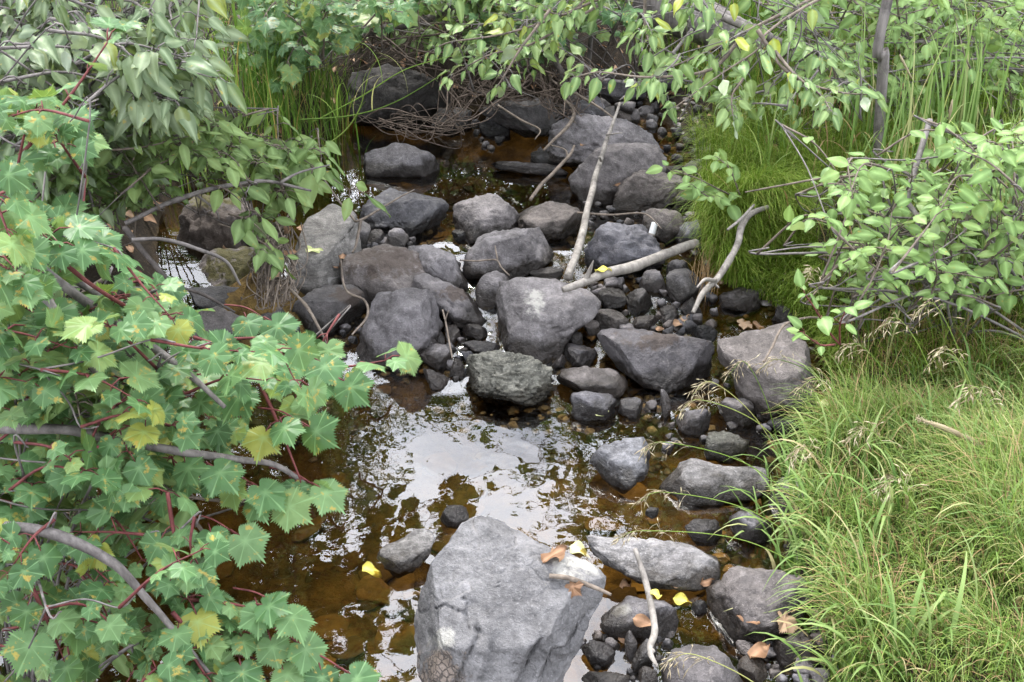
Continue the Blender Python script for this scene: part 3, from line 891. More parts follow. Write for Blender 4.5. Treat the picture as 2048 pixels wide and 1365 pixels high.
# --- cobbles lying on the bed of the pools: pieces of the ground
t = NT('sunken_cobble')
rnd = t.new('ShaderNodeObjectInfo').outputs['Random']
c1 = t.ramp(rnd, [(0.0, (0.03, 0.019, 0.007)), (0.5, (0.09, 0.058, 0.019)), (1.0, (0.17, 0.11, 0.038))])
c1 = t.mix(0.7, c1, t.ramp(t.noise(45, 4, 0.65), [(0.3, 0.45), (0.7, 1.3)]), 'MULTIPLY')
M['cobble'] = t.done(t.bsdf(c1, 0.85, t.bump(t.noise(80, 4), 0.5, 0.006), 0.2))
cob = []
S, F = ico(3)
for k in range(5):
    V = S * (1 + 0.26 * fbm(S * 1.3 + 31 * k, 3))[:, None]
    for _ in range(4):
        n = rng.normal(size=3); n /= np.linalg.norm(n)
        h = V @ n
        V = V - n[None] * (np.maximum(0, h - 0.78 * h.max()) * 0.9)[:, None]
    cob.append(make_mesh('cobble', V, F, [M['cobble']]))
k = 0
while k < 260:
    px, py = rng.uniform(-40, 1640), rng.uniform(690, 1430)
    if k > 190:
        px, py = rng.uniform(690, 1160), rng.uniform(255, 420)
    p = GW(px, py)
    if sdf(np.array([p[0]]), np.array([p[1]]))[0] > -0.04:
        continue
    z = Tz(p[0], p[1])
    r = rng.uniform(0.016, 0.052) * (0.8 if k > 190 else 1)
    fl = rng.uniform(0.25, 0.45)
    top = float(W(p[1])) - 0.03
    o = link('stone', cob[int(rng.integers(5))], ground, (p[0], p[1], min(z + r * fl * 0.3, top - r * fl)))
    o.scale = (r * rng.uniform(0.8, 1.3), r, r * fl)
    o.rotation_euler = (rng.normal() * 0.2, rng.normal() * 0.2, rng.uniform(0, 6.28))
    k += 1

# --- grit and gravel packed in the joints of the cascade
t = NT('gravel'); rnd = t.new('ShaderNodeNewGeometry').outputs['Random Per Island']
M['gravel'] = t.done(t.bsdf(t.mix(0.6, t.ramp(rnd, [(0, (0.03, 0.026, 0.022)), (0.5, (0.085, 0.075, 0.068)), (0.85, (0.15, 0.135, 0.125)), (1, (0.20, 0.13, 0.07))]), t.ramp(t.noise(120, 3), [(0.3, 0.5), (0.7, 1.3)]), 'MULTIPLY'), 0.5, None, 0.5))
S2, F2 = ico(2)
g_ = Geo()
kk = 0
while kk < 2600:
    if kk < 1900: x, y = rng.uniform(-0.75, 0.95), rng.uniform(2.45, 3.6)
    elif kk < 2250: x, y = rng.uniform(0.2, 0.75), rng.uniform(1.25, 2.4)
    else: x, y = rng.uniform(0.25, 1.0), rng.uniform(3.5, 5.2)
    dd_ = float(sdf(np.array([x]), np.array([y]))[0])
    if dd_ > 0.12 or (kk >= 1900 and dd_ < -0.15):
        kk += 0.2; continue
    r = rng.uniform(0.004, 0.017)
    z = max(Tz(x, y), float(W(y)) - 0.010 - 0.4 * r) if rng.random() < 0.55 else Tz(x, y)
    V = S2 * (1 + 0.25 * rng.normal(size=(len(S2), 1)) * 0.5) * np.array([rng.uniform(0.8, 1.4), 1, rng.uniform(0.45, 0.8)]) * r
    a = rng.uniform(0, 6.28)
    V = V @ np.array([[math.cos(a), -math.sin(a), 0], [math.sin(a), math.cos(a), 0], [0, 0, 1]])
    g_.add(V + [x, y, z], None, F2)
    kk += 1
o = link('gravel', g_.mesh('gravel', [M['gravel']], None, False)); o['kind'] = 'stuff'; tag(o, 'fine dark gravel packed between the stones of the brook', 'gravel')
# ------------------------------------------------------------------ sticks, logs, roots
def W3(pts):
    return np.array([P(*p) for p in pts])

def stick(pts, rad, label, mat, name='stick', cat='stick', sides=8, lump=0.12, n=10, side_twigs=(), group=None):
    c = catmull(W3(pts), n)
    c = c + 0.004 * np.stack([vnoise(c * 9), vnoise(c * 9 + 50), vnoise(c * 9 + 90)], 1)
    loc = c[0]
    rad = [r_ * (0.78 if mat == 'driftwood' else 0.9) for r_ in rad]
    g_ = Geo(); g_.tube(c, rad, sides, lump, len(label))
    if side_twigs:
        o = empty(name, loc, label, cat, group)
        link('stem', g_.mesh('stem', [M[mat]], loc), o)
        for tp, tr in side_twigs:
            tc = catmull(W3(tp), 6)
            k = Geo(); k.tube(tc, tr, 6, lump, len(label))
            link('side_twig', k.mesh('side_twig', [M[mat]], loc), o)
    else:
        o = link(name, g_.mesh(name, [M[mat]], loc), None, loc)
        tag(o, label, cat, group)
    return o

stick([(1136, 556, 2.98), (1160, 480, 3.16), (1188, 365, 3.52), (1212, 285, 3.75), (1240, 205, 3.95)], [0.019, 0.017, 0.015, 0.013, 0.010, 0.006],
      'long straight bleached stick leaning up over the boulders', 'driftwood', side_twigs=[([(1213, 270, 3.78), (1228, 268, 3.75), (1245, 266, 3.74)], [0.004, 0.002]), ([(1202, 322, 3.62), (1199, 314, 3.6)], [0.006, 0.004])])
stick([(1125, 580, 2.84), (1195, 552, 2.90), (1270, 530, 2.98), (1330, 508, 3.05), (1392, 486, 3.14)], [0.013, 0.020, 0.023, 0.022, 0.020],
      'thick pale log running from the central boulder into the bank grass', 'driftwood', 'log', 'log',
      side_twigs=[([(1172, 560, 2.88), (1180, 540, 2.88), (1187, 521, 2.88)], [0.011, 0.007, 0.001])])
stick([(1386, 626, 2.70), (1410, 585, 2.76), (1436, 556, 2.82), (1460, 520, 2.90), (1475, 485, 2.98), (1482, 455, 3.04), (1500, 430, 3.1), (1535, 415, 3.16)], [0.009, 0.013, 0.015, 0.014, 0.013, 0.010],
      'crooked bleached branch poking out of the bank grass', 'driftwood', 'branch', 'branch',
      side_twigs=[([(1430, 562, 2.8), (1410, 560, 2.76), (1394, 575, 2.72)], [0.008, 0.006, 0.003]), ([(1428, 568, 2.8), (1438, 576, 2.78)], [0.006, 0.003]),
                  ([(1455, 460, 3.0), (1480, 440, 3.04), (1508, 410, 3.1)], [0.004, 0.005, 0.004])])
stick([(1268, 1100, 1.60), (1285, 1150, 1.56), (1303, 1215, 1.50), (1312, 1265, 1.45), (1303, 1300, 1.41), (1318, 1335, 1.375)], [0.006, 0.008, 0.009, 0.009, 0.007, 0.004],
      'weathered forked stick standing in the foreground shallows', 'driftwood', side_twigs=[([(1306, 1300, 1.41), (1300, 1310, 1.40), (1311, 1330, 1.375)], [0.006, 0.005, 0.002])])
stick([(1098, 1152, 1.56), (1140, 1158, 1.555), (1185, 1175, 1.545), (1222, 1192, 1.53)], [0.006, 0.006, 0.005, 0.003], 'short brown twig lying on the right edge of the foreground boulder', 'twig')
stick([(1062, 400, 3.55), (1080, 372, 3.66), (1108, 345, 3.75), (1140, 312, 3.85), (1150, 292, 3.9)], [0.008, 0.008, 0.007, 0.005], 'forked grey branch standing at the right of the upper pool', 'twig', 'branch', 'branch',
      side_twigs=[([(1135, 318, 3.84), (1130, 300, 3.86), (1100, 290, 3.9)], [0.005, 0.003, 0.002])])
stick([(690, 80, 4.6), (760, 60, 4.6), (840, 45, 4.6), (900, 15, 4.62), (960, -20, 4.65)], [0.016, 0.018, 0.02, 0.022], 'grey dead branch crossing in front of the far dark bank', 'bark', 'branch', 'branch')
stick([(1285, -15, 5.1), (1340, 15, 5.05), (1400, 42, 5.0), (1480, 80, 4.95), (1580, 130, 4.9), (1700, 185, 4.85)], [0.14, 0.13, 0.115, 0.10, 0.08, 0.06], 'thick fallen trunk at the top right, half hidden by leaves', 'bark', 'fallen_log', 'log', 14, 0.10, 14)
stick([(1335, -10, 4.6), (1460, 40, 4.6), (1560, 85, 4.55), (1650, 118, 4.5), (1750, 145, 4.45)], [0.018, 0.022, 0.020, 0.014], 'pale thin pole lying along the thick fallen trunk', 'driftwood', 'pole', 'pole')
stick([(250, 445, 2.55), (330, 410, 2.6), (400, 385, 2.65), (470, 370, 2.7), (540, 362, 2.75), (620, 382, 2.8)], [0.007, 0.008, 0.0075, 0.006, 0.004], 'bare grey branch arching over the brown weathered block', 'bark', 'branch', 'branch',
      side_twigs=[([(560, 366, 2.75), (600, 345, 2.78), (660, 330, 2.8)], [0.005, 0.003, 0.002]), ([(390, 388, 2.65), (430, 420, 2.6), (440, 445, 2.6)], [0.004, 0.003, 0.001])])
stick([(250, 455, 2.35), (300, 520, 2.3), (350, 570, 2.28), (410, 590, 2.3), (470, 625, 2.3)], [0.008, 0.007, 0.005, 0.003], 'dead dark branch sloping down before the moss covered stone', 'darkbark', 'branch', 'branch')
stick([(265, 480, 2.3), (330, 480, 2.32), (400, 500, 2.34), (455, 525, 2.35), (482, 572, 2.35)], [0.005, 0.006, 0.005, 0.003], 'thin dead branch bending across the moss covered stone', 'bark', 'branch', 'branch')
stick([(640, 350, 3.2), (700, 430, 3.1), (722, 440, 3.05), (790, 400, 3.2), (830, 380, 3.3)], [0.003, 0.004, 0.005, 0.003, 0.002], 'forked straw coloured twig over the dark angular boulder', 'twig', 'twig', 'twig',
      side_twigs=[([(722, 440, 3.05), (712, 490, 2.98), (705, 505, 2.95)], [0.005, 0.004, 0.004])])
stick([(920, 520, 2.95), (955, 522, 2.93), (992, 520, 2.92), (1003, 535, 2.9), (1018, 550, 2.88)], [0.0025, 0.003, 0.003, 0.002], 'bent thin twig across the large grey boulder', 'twig', 'twig', 'twig', side_twigs=[([(995, 520, 2.92), (990, 492, 2.95)], [0.003, 0.002])])
stick([(575, 575, 2.6), (610, 610, 2.5), (640, 660, 2.42), (655, 690, 2.4)], [0.004, 0.005, 0.004, 0.002], 'thin curved root hanging over the low brown crusted boulder', 'twig', 'root', 'root')
stick([(682, 520, 2.75), (690, 580, 2.65), (728, 600, 2.6), (735, 630, 2.55), (705, 670, 2.45)], [0.003, 0.004, 0.004, 0.003], 'thin crooked twig between the two brown crusted boulders', 'twig', 'twig', 'twig')
stick([(884, 620, 2.35), (892, 650, 2.32), (900, 690, 2.28), (905, 720, 2.25)], [0.002, 0.003, 0.002], 'upright thin straw in the trickle left of the central boulder', 'twig', 'twig', 'twig', side_twigs=[([(890, 642, 2.32), (897, 622, 2.33)], [0.002, 0.001])])
stick([(1155, 426, 3.4), (1220, 430, 3.4), (1290, 428, 3.35), (1322, 458, 3.25)], [0.004, 0.004, 0.003, 0.002], 'thin twig lying on the pebble bar behind the pitted boulder', 'twig', 'twig', 'twig')
stick([(1640, 636, 2.55), (1600, 640, 2.5), (1568, 652, 2.46), (1545, 695, 2.38), (1528, 725, 2.3)], [0.003, 0.004, 0.004, 0.003], 'bent straw lying over the biggest right bank boulder', 'twig', 'straw', 'straw')
stick([(1110, 235, 4.15), (1135, 205, 4.2), (1125, 150, 4.3), (1085, 60, 4.5), (1110, -15, 4.6)], [0.012, 0.014, 0.016, 0.02], 'dark crooked stem rising from the right of the root tangle', 'darkbark', 'branch', 'branch')
stick([(995, 210, 4.1), (1040, 240, 4.05), (1080, 262, 4.0), (1070, 280, 3.95)], [0.005, 0.005, 0.004, 0.002], 'thin root reaching down across the overhanging ledge', 'twig', 'root', 'root')
stick([(1130, 200, 4.15), (1150, 225, 4.1), (1130, 260, 4.0), (1085, 300, 3.9)], [0.007, 0.008, 0.008, 0.005], 'curved dead branch at the right corner of the upper pool', 'twig', 'branch', 'branch')
stick([(1100, 160, 4.3), (1180, 205, 4.1), (1230, 238, 3.95)], [0.006, 0.006, 0.003], 'straight dead twig lying above the folded slab', 'twig', 'twig', 'twig')
stick([(1240, 200, 3.9), (1290, 160, 4.0), (1330, 125, 4.05), (1385, 60, 4.1)], [0.003, 0.006, 0.007, 0.008], 'thin dead twig rising behind the tip of the leaning pale stick', 'bark', 'twig', 'twig')

def bundle(name, label, cat, group, n, src, dst, rad, mat, sag=0.06, jit=0.05):
    """many fine roots: one tangle nobody could count"""
    a = np.mean([P(*s) for s in src], 0)
    g_ = Geo()
    for k in range(n):
        s = P(*[x + y for x, y in zip(src[int(rng.integers(len(src)))], rng.normal(size=3) * (10, 6, 0.05))])
        e = P(*[x + y for x, y in zip(dst[int(rng.integers(len(dst)))], rng.normal(size=3) * (14, 8, 0.05))])
        m1 = s * 0.65 + e * 0.35 + rng.normal(size=3) * jit
        m2 = s * 0.3 + e * 0.7 + rng.normal(size=3) * jit - np.array([0, 0, sag])
        r = rad * rng.uniform(0.4, 1.3)
        g_.tube(catmull([s, m1, m2, e], 6), [r, r * 0.8, r * 0.5], 4)
    o = empty(name, a, label, cat, group)
    c = link('rootlets', g_.mesh('rootlets', [M[mat]], a), o)
    c['kind'] = 'stuff'
    return o
bundle('root_tangle', 'tangle of fine brown roots hanging from the far bank over the pool', 'roots', None, 62,
       [(900, 160, 4.45), (960, 150, 4.4), (1010, 140, 4.4), (1060, 150, 4.4), (930, 190, 4.35)], [(870, 250, 4.2), (930, 225, 4.2), (985, 215, 4.15), (1040, 190, 4.2), (1110, 180, 4.2), (905, 245, 4.1)], 0.0035, 'root', 0.03, 0.035)
bundle('root_clump', 'bundle of thin brown roots hanging beside the tall pale block', 'roots', None, 75,
       [(540, 450, 2.85), (560, 470, 2.85), (575, 440, 2.9), (550, 500, 2.8)], [(535, 600, 2.6), (550, 620, 2.55), (565, 600, 2.6), (530, 560, 2.65)], 0.0035, 'twig', 0.0, 0.03)
bundle('root_mat', 'mat of dead twigs lying at the left end of the far pool edge', 'roots', None, 22,
       [(720, 235, 4.3), (760, 245, 4.2), (800, 255, 4.15)], [(900, 262, 4.1), (940, 240, 4.15), (860, 265, 4.1)], 0.0026, 'root', 0.0, 0.045)
bundle('twig_heap', 'heap of dead brown twigs right of the far overhanging ledge', 'roots', None, 60,
       [(1080, 120, 4.5), (1120, 150, 4.4), (1150, 170, 4.3), (1060, 90, 4.6)], [(1150, 230, 4.1), (1110, 230, 4.15), (1180, 190, 4.2), (1200, 160, 4.3)], 0.0035, 'root', 0.0, 0.04)

bundle('twig_tangle', 'tangle of dead dark twigs against the far bank at the top', 'twigs', None, 34,
       [(700, 50, 4.6), (790, 30, 4.6), (880, 50, 4.6), (960, 30, 4.65), (830, 90, 4.5)], [(690, 140, 4.45), (780, 125, 4.45), (870, 150, 4.4), (960, 125, 4.5), (1010, 60, 4.6)], 0.004, 'root', 0.0, 0.05)
# small pale cylinder and pale flake on the pebble bar
c0 = np.array([G(1302, 474, 0.20), G(1310, 446, 0.24)])
c0[1] = c0[0] + (c0[1] - c0[0]) / np.linalg.norm(c0[1] - c0[0]) * 0.05
o = empty('birch_piece', c0[0], 'small white cylindrical piece propped among stones above the pale log', 'wood piece')
t = NT('white_bark'); M['whitebark'] = t.done(t.bsdf(t.mix(t.noise(60, 4), (0.30, 0.31, 0.32), (0.58, 0.58, 0.58)), 0.5))
g_ = Geo(); g_.tube(catmull([c0[0], (c0[0] + c0[1]) / 2, c0[1]], 5), [0.0115, 0.012, 0.0115], 14, 0.03)
link('body', g_.mesh('body', [M['whitebark']], c0[0]), o)
g_ = Geo(); g_.tube([c0[0] - (c0[1] - c0[0]) * 0.02, c0[0] + (c0[1] - c0[0]) * 0.18], [0.0126, 0.0126], 14, 0.04)
link('rim', g_.mesh('rim', [M['bark']], c0[0]), o)

# ------------------------------------------------------------------ leaves
def leaf_mat(name, stops, back, spots=0.0, gloss=0.42, transl=0.32, tcol=(0.30, 0.42, 0.06), spot_col=((0.32, 0.17, 0.05), (0.42, 0.36, 0.06))):
    t = NT(name)
    rnd = t.math('FRACT', t.math('ADD', t.new('ShaderNodeObjectInfo').outputs['Random'], t.new('ShaderNodeNewGeometry').outputs['Random Per Island']))
    col = t.ramp(rnd, stops)
    n = t.noise(30, 4, 0.6)
    col = t.mix(0.6, col, t.ramp(n, [(0.3, 0.72), (0.7, 1.25)]), 'MULTIPLY')
    col = t.mix(t.math('MULTIPLY', t.attr('vein'), 0.55), col, tuple(min(1, c * 1.9 + 0.03) for c in stops[len(stops) // 2][1]))
    if spots:
        sp = t.noise(52, 3, 0.7)
        th = t.ramp(sp, [(0.66 - 0.06 * spots, 0.0), (0.72 - 0.06 * spots, 1.0)])
        col = t.mix(t.math('MULTIPLY', th, 0.8), col, t.mix(t.noise(120, 2), spot_col[0], spot_col[1]))
    bf = t.new('ShaderNodeNewGeometry').outputs['Backfacing']
    col = t.mix(t.math('MULTIPLY', bf, 0.75), col, back)
    nn = t.bump(t.math('ADD', t.attr('vein'), t.noise(70, 3)), 0.25, 0.004)
    b = t.bsdf(col, gloss + 0.06, nn, 0.24)
    tl = t.new('ShaderNodeBsdfTranslucent')
    t.l.new(t.mix(0.55, col, tcol), tl.inputs['Color'])
    mx = t.new('ShaderNodeMixShader'); mx.inputs[0].default_value = transl
    t.l.new(b, mx.inputs[1]); t.l.new(tl.outputs[0], mx.inputs[2])
    return t.done(mx.outputs[0])

M['maple'] = leaf_mat('maple_leaf', [(0, (0.042, 0.100, 0.036)), (0.45, (0.076, 0.158, 0.060)), (0.85, (0.125, 0.215, 0.085)), (0.93, (0.17, 0.25, 0.08)), (0.985, (0.26, 0.28, 0.06))], (0.14, 0.19, 0.12), 1.0, 0.36)
M['poplar'] = leaf_mat('poplar_leaf', [(0, (0.075, 0.115, 0.055)), (0.5, (0.120, 0.165, 0.088)), (0.9, (0.165, 0.205, 0.115)), (0.96, (0.20, 0.23, 0.05))], (0.25, 0.29, 0.23), 0.15, 0.36, 0.25)
M['brightpop'] = leaf_mat('pale_poplar_leaf', [(0, (0.085, 0.15, 0.05)), (0.6, (0.14, 0.215, 0.08)), (0.93, (0.18, 0.25, 0.09)), (0.975, (0.27, 0.29, 0.04))], (0.30, 0.34, 0.25), 0.3, 0.38, 0.3)
M['dogwood'] = leaf_mat('dogwood_leaf', [(0, (0.100, 0.175, 0.050)), (0.6, (0.155, 0.245, 0.078)), (1.0, (0.21, 0.295, 0.095))], (0.26, 0.33, 0.20), 0.2, 0.42, 0.35)
M['smallleaf'] = leaf_mat('small_leaf', [(0, (0.072, 0.122, 0.036)), (0.6, (0.120, 0.182, 0.060)), (1.0, (0.175, 0.24, 0.08))], (0.20, 0.25, 0.17), 0.2, 0.42, 0.3)
M['canopy'] = leaf_mat('canopy_leaf', [(0, (0.035, 0.07, 0.02)), (0.6, (0.055, 0.10, 0.03)), (1.0, (0.09, 0.14, 0.04))], (0.10, 0.14, 0.06), 0, 0.5, 0.25)
M['yellow'] = leaf_mat('yellow_leaf', [(0, (0.55, 0.46, 0.05)), (1, (0.66, 0.58, 0.12))], (0.6, 0.55, 0.2), 0.6, 0.45, 0.2, (0.5, 0.45, 0.05))
M['palegreen'] = leaf_mat('faded_leaf', [(0, (0.42, 0.46, 0.20)), (1, (0.50, 0.50, 0.26))], (0.5, 0.5, 0.33), 0.6, 0.5, 0.15, (0.5, 0.45, 0.2))
M['dead'] = leaf_mat('dead_leaf', [(0, (0.13, 0.070, 0.038)), (0.5, (0.22, 0.125, 0.070)), (1, (0.33, 0.23, 0.15))], (0.36, 0.25, 0.17), 0.5, 0.6, 0.12, (0.4, 0.2, 0.05), ((0.10, 0.05, 0.03), (0.3, 0.2, 0.1)))

def strip_leaf(name, mat, width, wpos, point, fold, curl, wave, seed, rows=9, twist=0.0):
    r_ = np.random.default_rng(seed)
    y = np.linspace(0, 1, rows)
    w = width * (np.sin(np.pi * y ** wpos)) ** 0.75 * (1 - 0.25 * y ** point)
    w[0], w[-1] = 0.012, 0.002
    cols = np.array([-1, -0.55, 0, 0.55, 1])
    ph = r_.uniform(0, 6)
    V, A = [], []
    for i in range(rows):
        for c in cols:
            x = c * w[i]
            z = fold * abs(x) - curl * y[i] ** 2 + wave * math.sin(7 * y[i] + ph + 2.2 * c) * abs(c) * 0.06 - 0.25 * x * x / width + twist * x * y[i]
            V.append((x, y[i], z)); A.append(1.0 if c == 0 else 0.0)
    F = grid_faces(5, rows)
    return make_mesh(name, V, F, [M[mat]], True, {'vein': A})

def maple_leaf(name, mat, seed, curl=0.12, fold=0.12):
    r_ = np.random.default_rng(seed)
    n = 96
    th = -np.linspace(-math.pi, math.pi, n, endpoint=False)       # counter-clockwise seen from above
    a = np.abs(th)
    side = 0.95 + 0.08 * r_.normal()
    r = 0.34 + 0.27 * np.exp(-a / 0.34) + 0.20 * np.exp(-np.abs(a - side) / 0.32) + 0.10 * np.exp(-np.abs(a - 1.85) / 0.32)
    r = r * (1 - 0.45 * np.exp(-((a - math.pi) / 0.26) ** 2))
    teeth = np.where(np.arange(n) % 2 == 0, 1.11, 0.90)
    ro = r * (1 + (teeth - 1) * (0.5 + 0.5 * r_.random(n)) * (1 - np.exp(-((a - math.pi) / 0.5) ** 2)))
    lob = [0, side, -side, 1.85, -1.85]
    dl = np.array([min(abs(math.atan2(math.sin(x - l), math.cos(x - l))) for l in lob) for x in th])
    k = int(np.argmax(a)); by = ro[k] * 0.9                       # the stalk meets the blade at the notch
    ph = r_.uniform(0, 6)
    V, A = [(0, by, 0.0)], [0.8]
    for f in (0.35, 0.70, 1.0):
        rr = ro if f == 1.0 else r * f * 0.98
        x, y = -rr * np.sin(th) * 1.05, by + rr * np.cos(th)
        z = fold * np.minimum(dl, 0.45) * rr * 1.1 - curl * rr ** 2 * 1.2 + 0.05 * np.sin(2 * th + ph) * rr * 1.5
        V += list(zip(x, y, z)); A += list((dl < math.pi / n * 1.02).astype(float))
    kk = np.arange(n); k1 = (kk + 1) % n
    T = np.stack([0 * kk, 1 + k1, 1 + kk], 1)
    Q = np.vstack([np.stack([1 + j * n + kk, 1 + j * n + k1, 1 + (j + 1) * n + k1, 1 + (j + 1) * n + kk], 1) for j in range(2)])
    V = np.array(V)
    c = V[T[:, 1]] - V[T[:, 0]]; d = V[T[:, 2]] - V[T[:, 0]]
    if np.cross(c, d)[:, 2].mean() < 0: T = T[:, ::-1]
    c = V[Q[:, 1]] - V[Q[:, 0]]; d = V[Q[:, 2]] - V[Q[:, 0]]
    if np.cross(c, d)[:, 2].mean() < 0: Q = Q[:, ::-1]
    return make_mesh(name, V, [np.ascontiguousarray(T), np.ascontiguousarray(Q)], [M[mat]], True, {'vein': A})

LEAF = {
    'maple': [maple_leaf('leaf', 'maple', s, 0.10 + 0.08 * (s % 4), 0.1 + 0.1 * (s % 3)) for s in range(8)],
    'poplar': [strip_leaf('leaf', 'poplar', 0.22, 0.62, 3, 0.35, 0.12 + 0.09 * (s % 4), 1.0, s, twist=0.3 * (s % 3 - 1)) for s in range(7)],
    'brightpop': [strip_leaf('leaf', 'brightpop', 0.25, 0.65, 3, 0.35, 0.10 + 0.09 * (s % 4), 1.0, s, twist=0.3 * (s % 3 - 1)) for s in range(7)],
    'dogwood': [strip_leaf('leaf', 'dogwood', 0.30, 0.78, 2, 0.25, 0.10 + 0.07 * (s % 4), 0.6, s, twist=0.2 * (s % 3 - 1)) for s in range(7)],
    'smallleaf': [strip_leaf('leaf', 'smallleaf', 0.25, 0.75, 2, 0.3, 0.1 + 0.07 * (s % 4), 0.7, s, 7, twist=0.2 * (s % 3 - 1)) for s in range(6)],
    'canopy': [strip_leaf('leaf', 'canopy', 0.30, 0.7, 2, 0.2, 0.2, 0.5, s, 4) for s in range(4)],
}
_lv = {}
def mesh_arrays(me):
    if me.name_full not in _lv:
        V = np.empty(len(me.vertices) * 3, np.float32); me.vertices.foreach_get('co', V)
        F = [list(p.vertices) for p in me.polygons]
        Q = np.array([f for f in F if len(f) == 4], np.int32).reshape(-1, 4)
        T = np.array([f for f in F if len(f) == 3], np.int32).reshape(-1, 3)
        A = np.empty(len(me.vertices), np.float32); me.attributes['vein'].data.foreach_get('value', A)
        _lv[me.name_full] = (V.reshape(-1, 3), Q, T, A)
    return _lv[me.name_full]

def unit(v):
    return np.asarray(v, float) / (np.linalg.norm(v) + 1e-9)

class Plant:
    def __init__(s, name, label, cat, base, kind, stem='bark', group=None, seed=1):
        s.o = empty(name, base, label, cat, group)
        s.base = np.array(base, float)
        s.kind, s.stem = kind, stem
        s.leaves, s.tw, s.st = [], Geo(), Geo()
        s.r = np.random.default_rng(seed)
        s.loose = Geo(); s.nl = 0
    def branch(s, pts, rad, mat=None, sides=7, name='branch', lump=0.08):
        c = catmull(pts, 8)
        g_ = Geo(); g_.tube(c, rad, sides, lump, len(s.leaves))
        link(name, g_.mesh(name, [M[mat or s.stem]], s.base), s.o)
        return c
    def twig(s, pts, rad):
        s.tw.tube(pts, rad, 5)
    def leaf(s, p, d, size, droop=0.3, face=0.35, up=0.8, petiole=0.45, k=None):
        r = s.r
        d = unit(d)
        b = np.asarray(p) + d * size * petiole + np.array([0, 0, 0.05 * size])
        if petiole > 0.05:
            mid = (np.asarray(p) + b) / 2 + np.array([0, 0, 0.08 * size])
            s.tw.tube([p, mid, b], [0.0016 * size / 0.07, 0.0011 * size / 0.07], 4)
        y = unit(d + np.array([0, 0, -droop]) + r.normal(size=3) * 0.15)
        n = np.array([0, 0, up]) + face * unit(CAM - b) + r.normal(size=3) * 0.42
        z = unit(n - y * (n @ y))
        x = np.cross(y, z)
        m = np.eye(4)
        m[:3, 0], m[:3, 1], m[:3, 2], m[:3, 3] = x * size, y * size, z * size, b
        ms = LEAF[s.kind]
        s.leaves.append((m, ms[int(r.integers(len(ms)))] if k is None else ms[k], size))
    def leafy(s, c, t0, n, size, pair=True, droop=0.3, spread=0.9, side=0.0, **kw):
        """leaves in pairs along the curve c from t0 to its tip"""
        r = s.r
        N = len(c)
        for i, t_ in enumerate(np.linspace(t0, 1.0, n)):
            f = t_ * (N - 1); k = min(int(f), N - 2)
            p = c[k] + (c[k + 1] - c[k]) * (f - k)
            T = unit(c[min(k + 1, N - 1)] - c[max(k - 1, 0)])
            if i % 2 or side:
                A = unit(np.cross(T, [0, 0, 1.0]) + 1e-6)
            else:
                A = unit(np.cross(T, [0, 0, 1.0]) + 1e-6) * 0.8 + np.array([0, 0, 0.35])
            for sg in ((1, -1) if pair else (1 if i % 2 else -1,)):
                sz = size * r.uniform(0.48, 1.2) * (0.8 if t_ > 0.9 else 1)
                s.leaf(p, sg * A * spread + T * r.uniform(0.2, 0.8) + r.normal(size=3) * 0.2, sz, droop * r.uniform(0.3, 1.6), **kw)
        s.leaf(c[-1], unit(c[-1] - c[-3]) + r.normal(size=3) * 0.2, size * r.uniform(0.7, 1.0), droop, **kw)
    def shoot(s, start, end, size, nodes=4, rad=0.003, arch=0.1, t0=0.35, **kw):
        start, end = np.asarray(start, float), np.asarray(end, float)
        L = np.linalg.norm(end - start)
        m = (start + end) / 2 + np.array([0, 0, arch * L]) + s.r.normal(size=3) * 0.06 * L
        c = catmull([start, m, end], 6)
        s.twig(c, [rad * 1.5, rad, rad * 0.5])
        s.leafy(c, t0, nodes, size, **kw)
        return c
    def finish(s, most=300):
        L = []
        for m, me, size in s.leaves:
            px, py, f = proj(m[:3, 3])
            vis = -60 < px < 2108 and -60 < py < 1425 and f > 0
            L.append((size / max(f, 0.2) if vis else 0.0, m, me))
        L.sort(key=lambda a: -a[0])
        for k, (q, m, me) in enumerate(L):
            if k < most and q > 0:
                mm = m.copy(); mm[:3, 3] -= s.base
                o = link('leaf', me, s.o)
                o.matrix_basis = Matrix(mm.tolist())
            else:
                V, Q, T, A = mesh_arrays(me)
                s.loose.add(V @ m[:3, :3].T + m[:3, 3] - s.base, Q, T, vein=A)
        if s.loose.n:
            f = link('foliage', s.loose.mesh('foliage', [LEAF[s.kind][0].materials[0]]), s.o)
            f['kind'] = 'stuff'
        if s.st.n:
            f = link('stems', s.st.mesh('stems', [M['bark']], s.base), s.o)
            f['kind'] = 'stuff'
        if s.tw.n:
            f = link('twigs', s.tw.mesh('twigs', [M[s.stem]], s.base), s.o)
            f['kind'] = 'stuff'
        return s.o

def inpoly(px, py, pg):
    c = False
    for (x0, y0), (x1, y1) in zip(pg, pg[1:] + pg[:1]):
        if (y0 > py) != (y1 > py) and px < x0 + (py - y0) / (y1 - y0) * (x1 - x0):
            c = not c
    return c

def sample(pg, r):
    xs_, ys_ = [p[0] for p in pg], [p[1] for p in pg]
    while True:
        px, py = r.uniform(min(xs_), max(xs_)), r.uniform(min(ys_), max(ys_))
        if inpoly(px, py, pg):
            return px, py

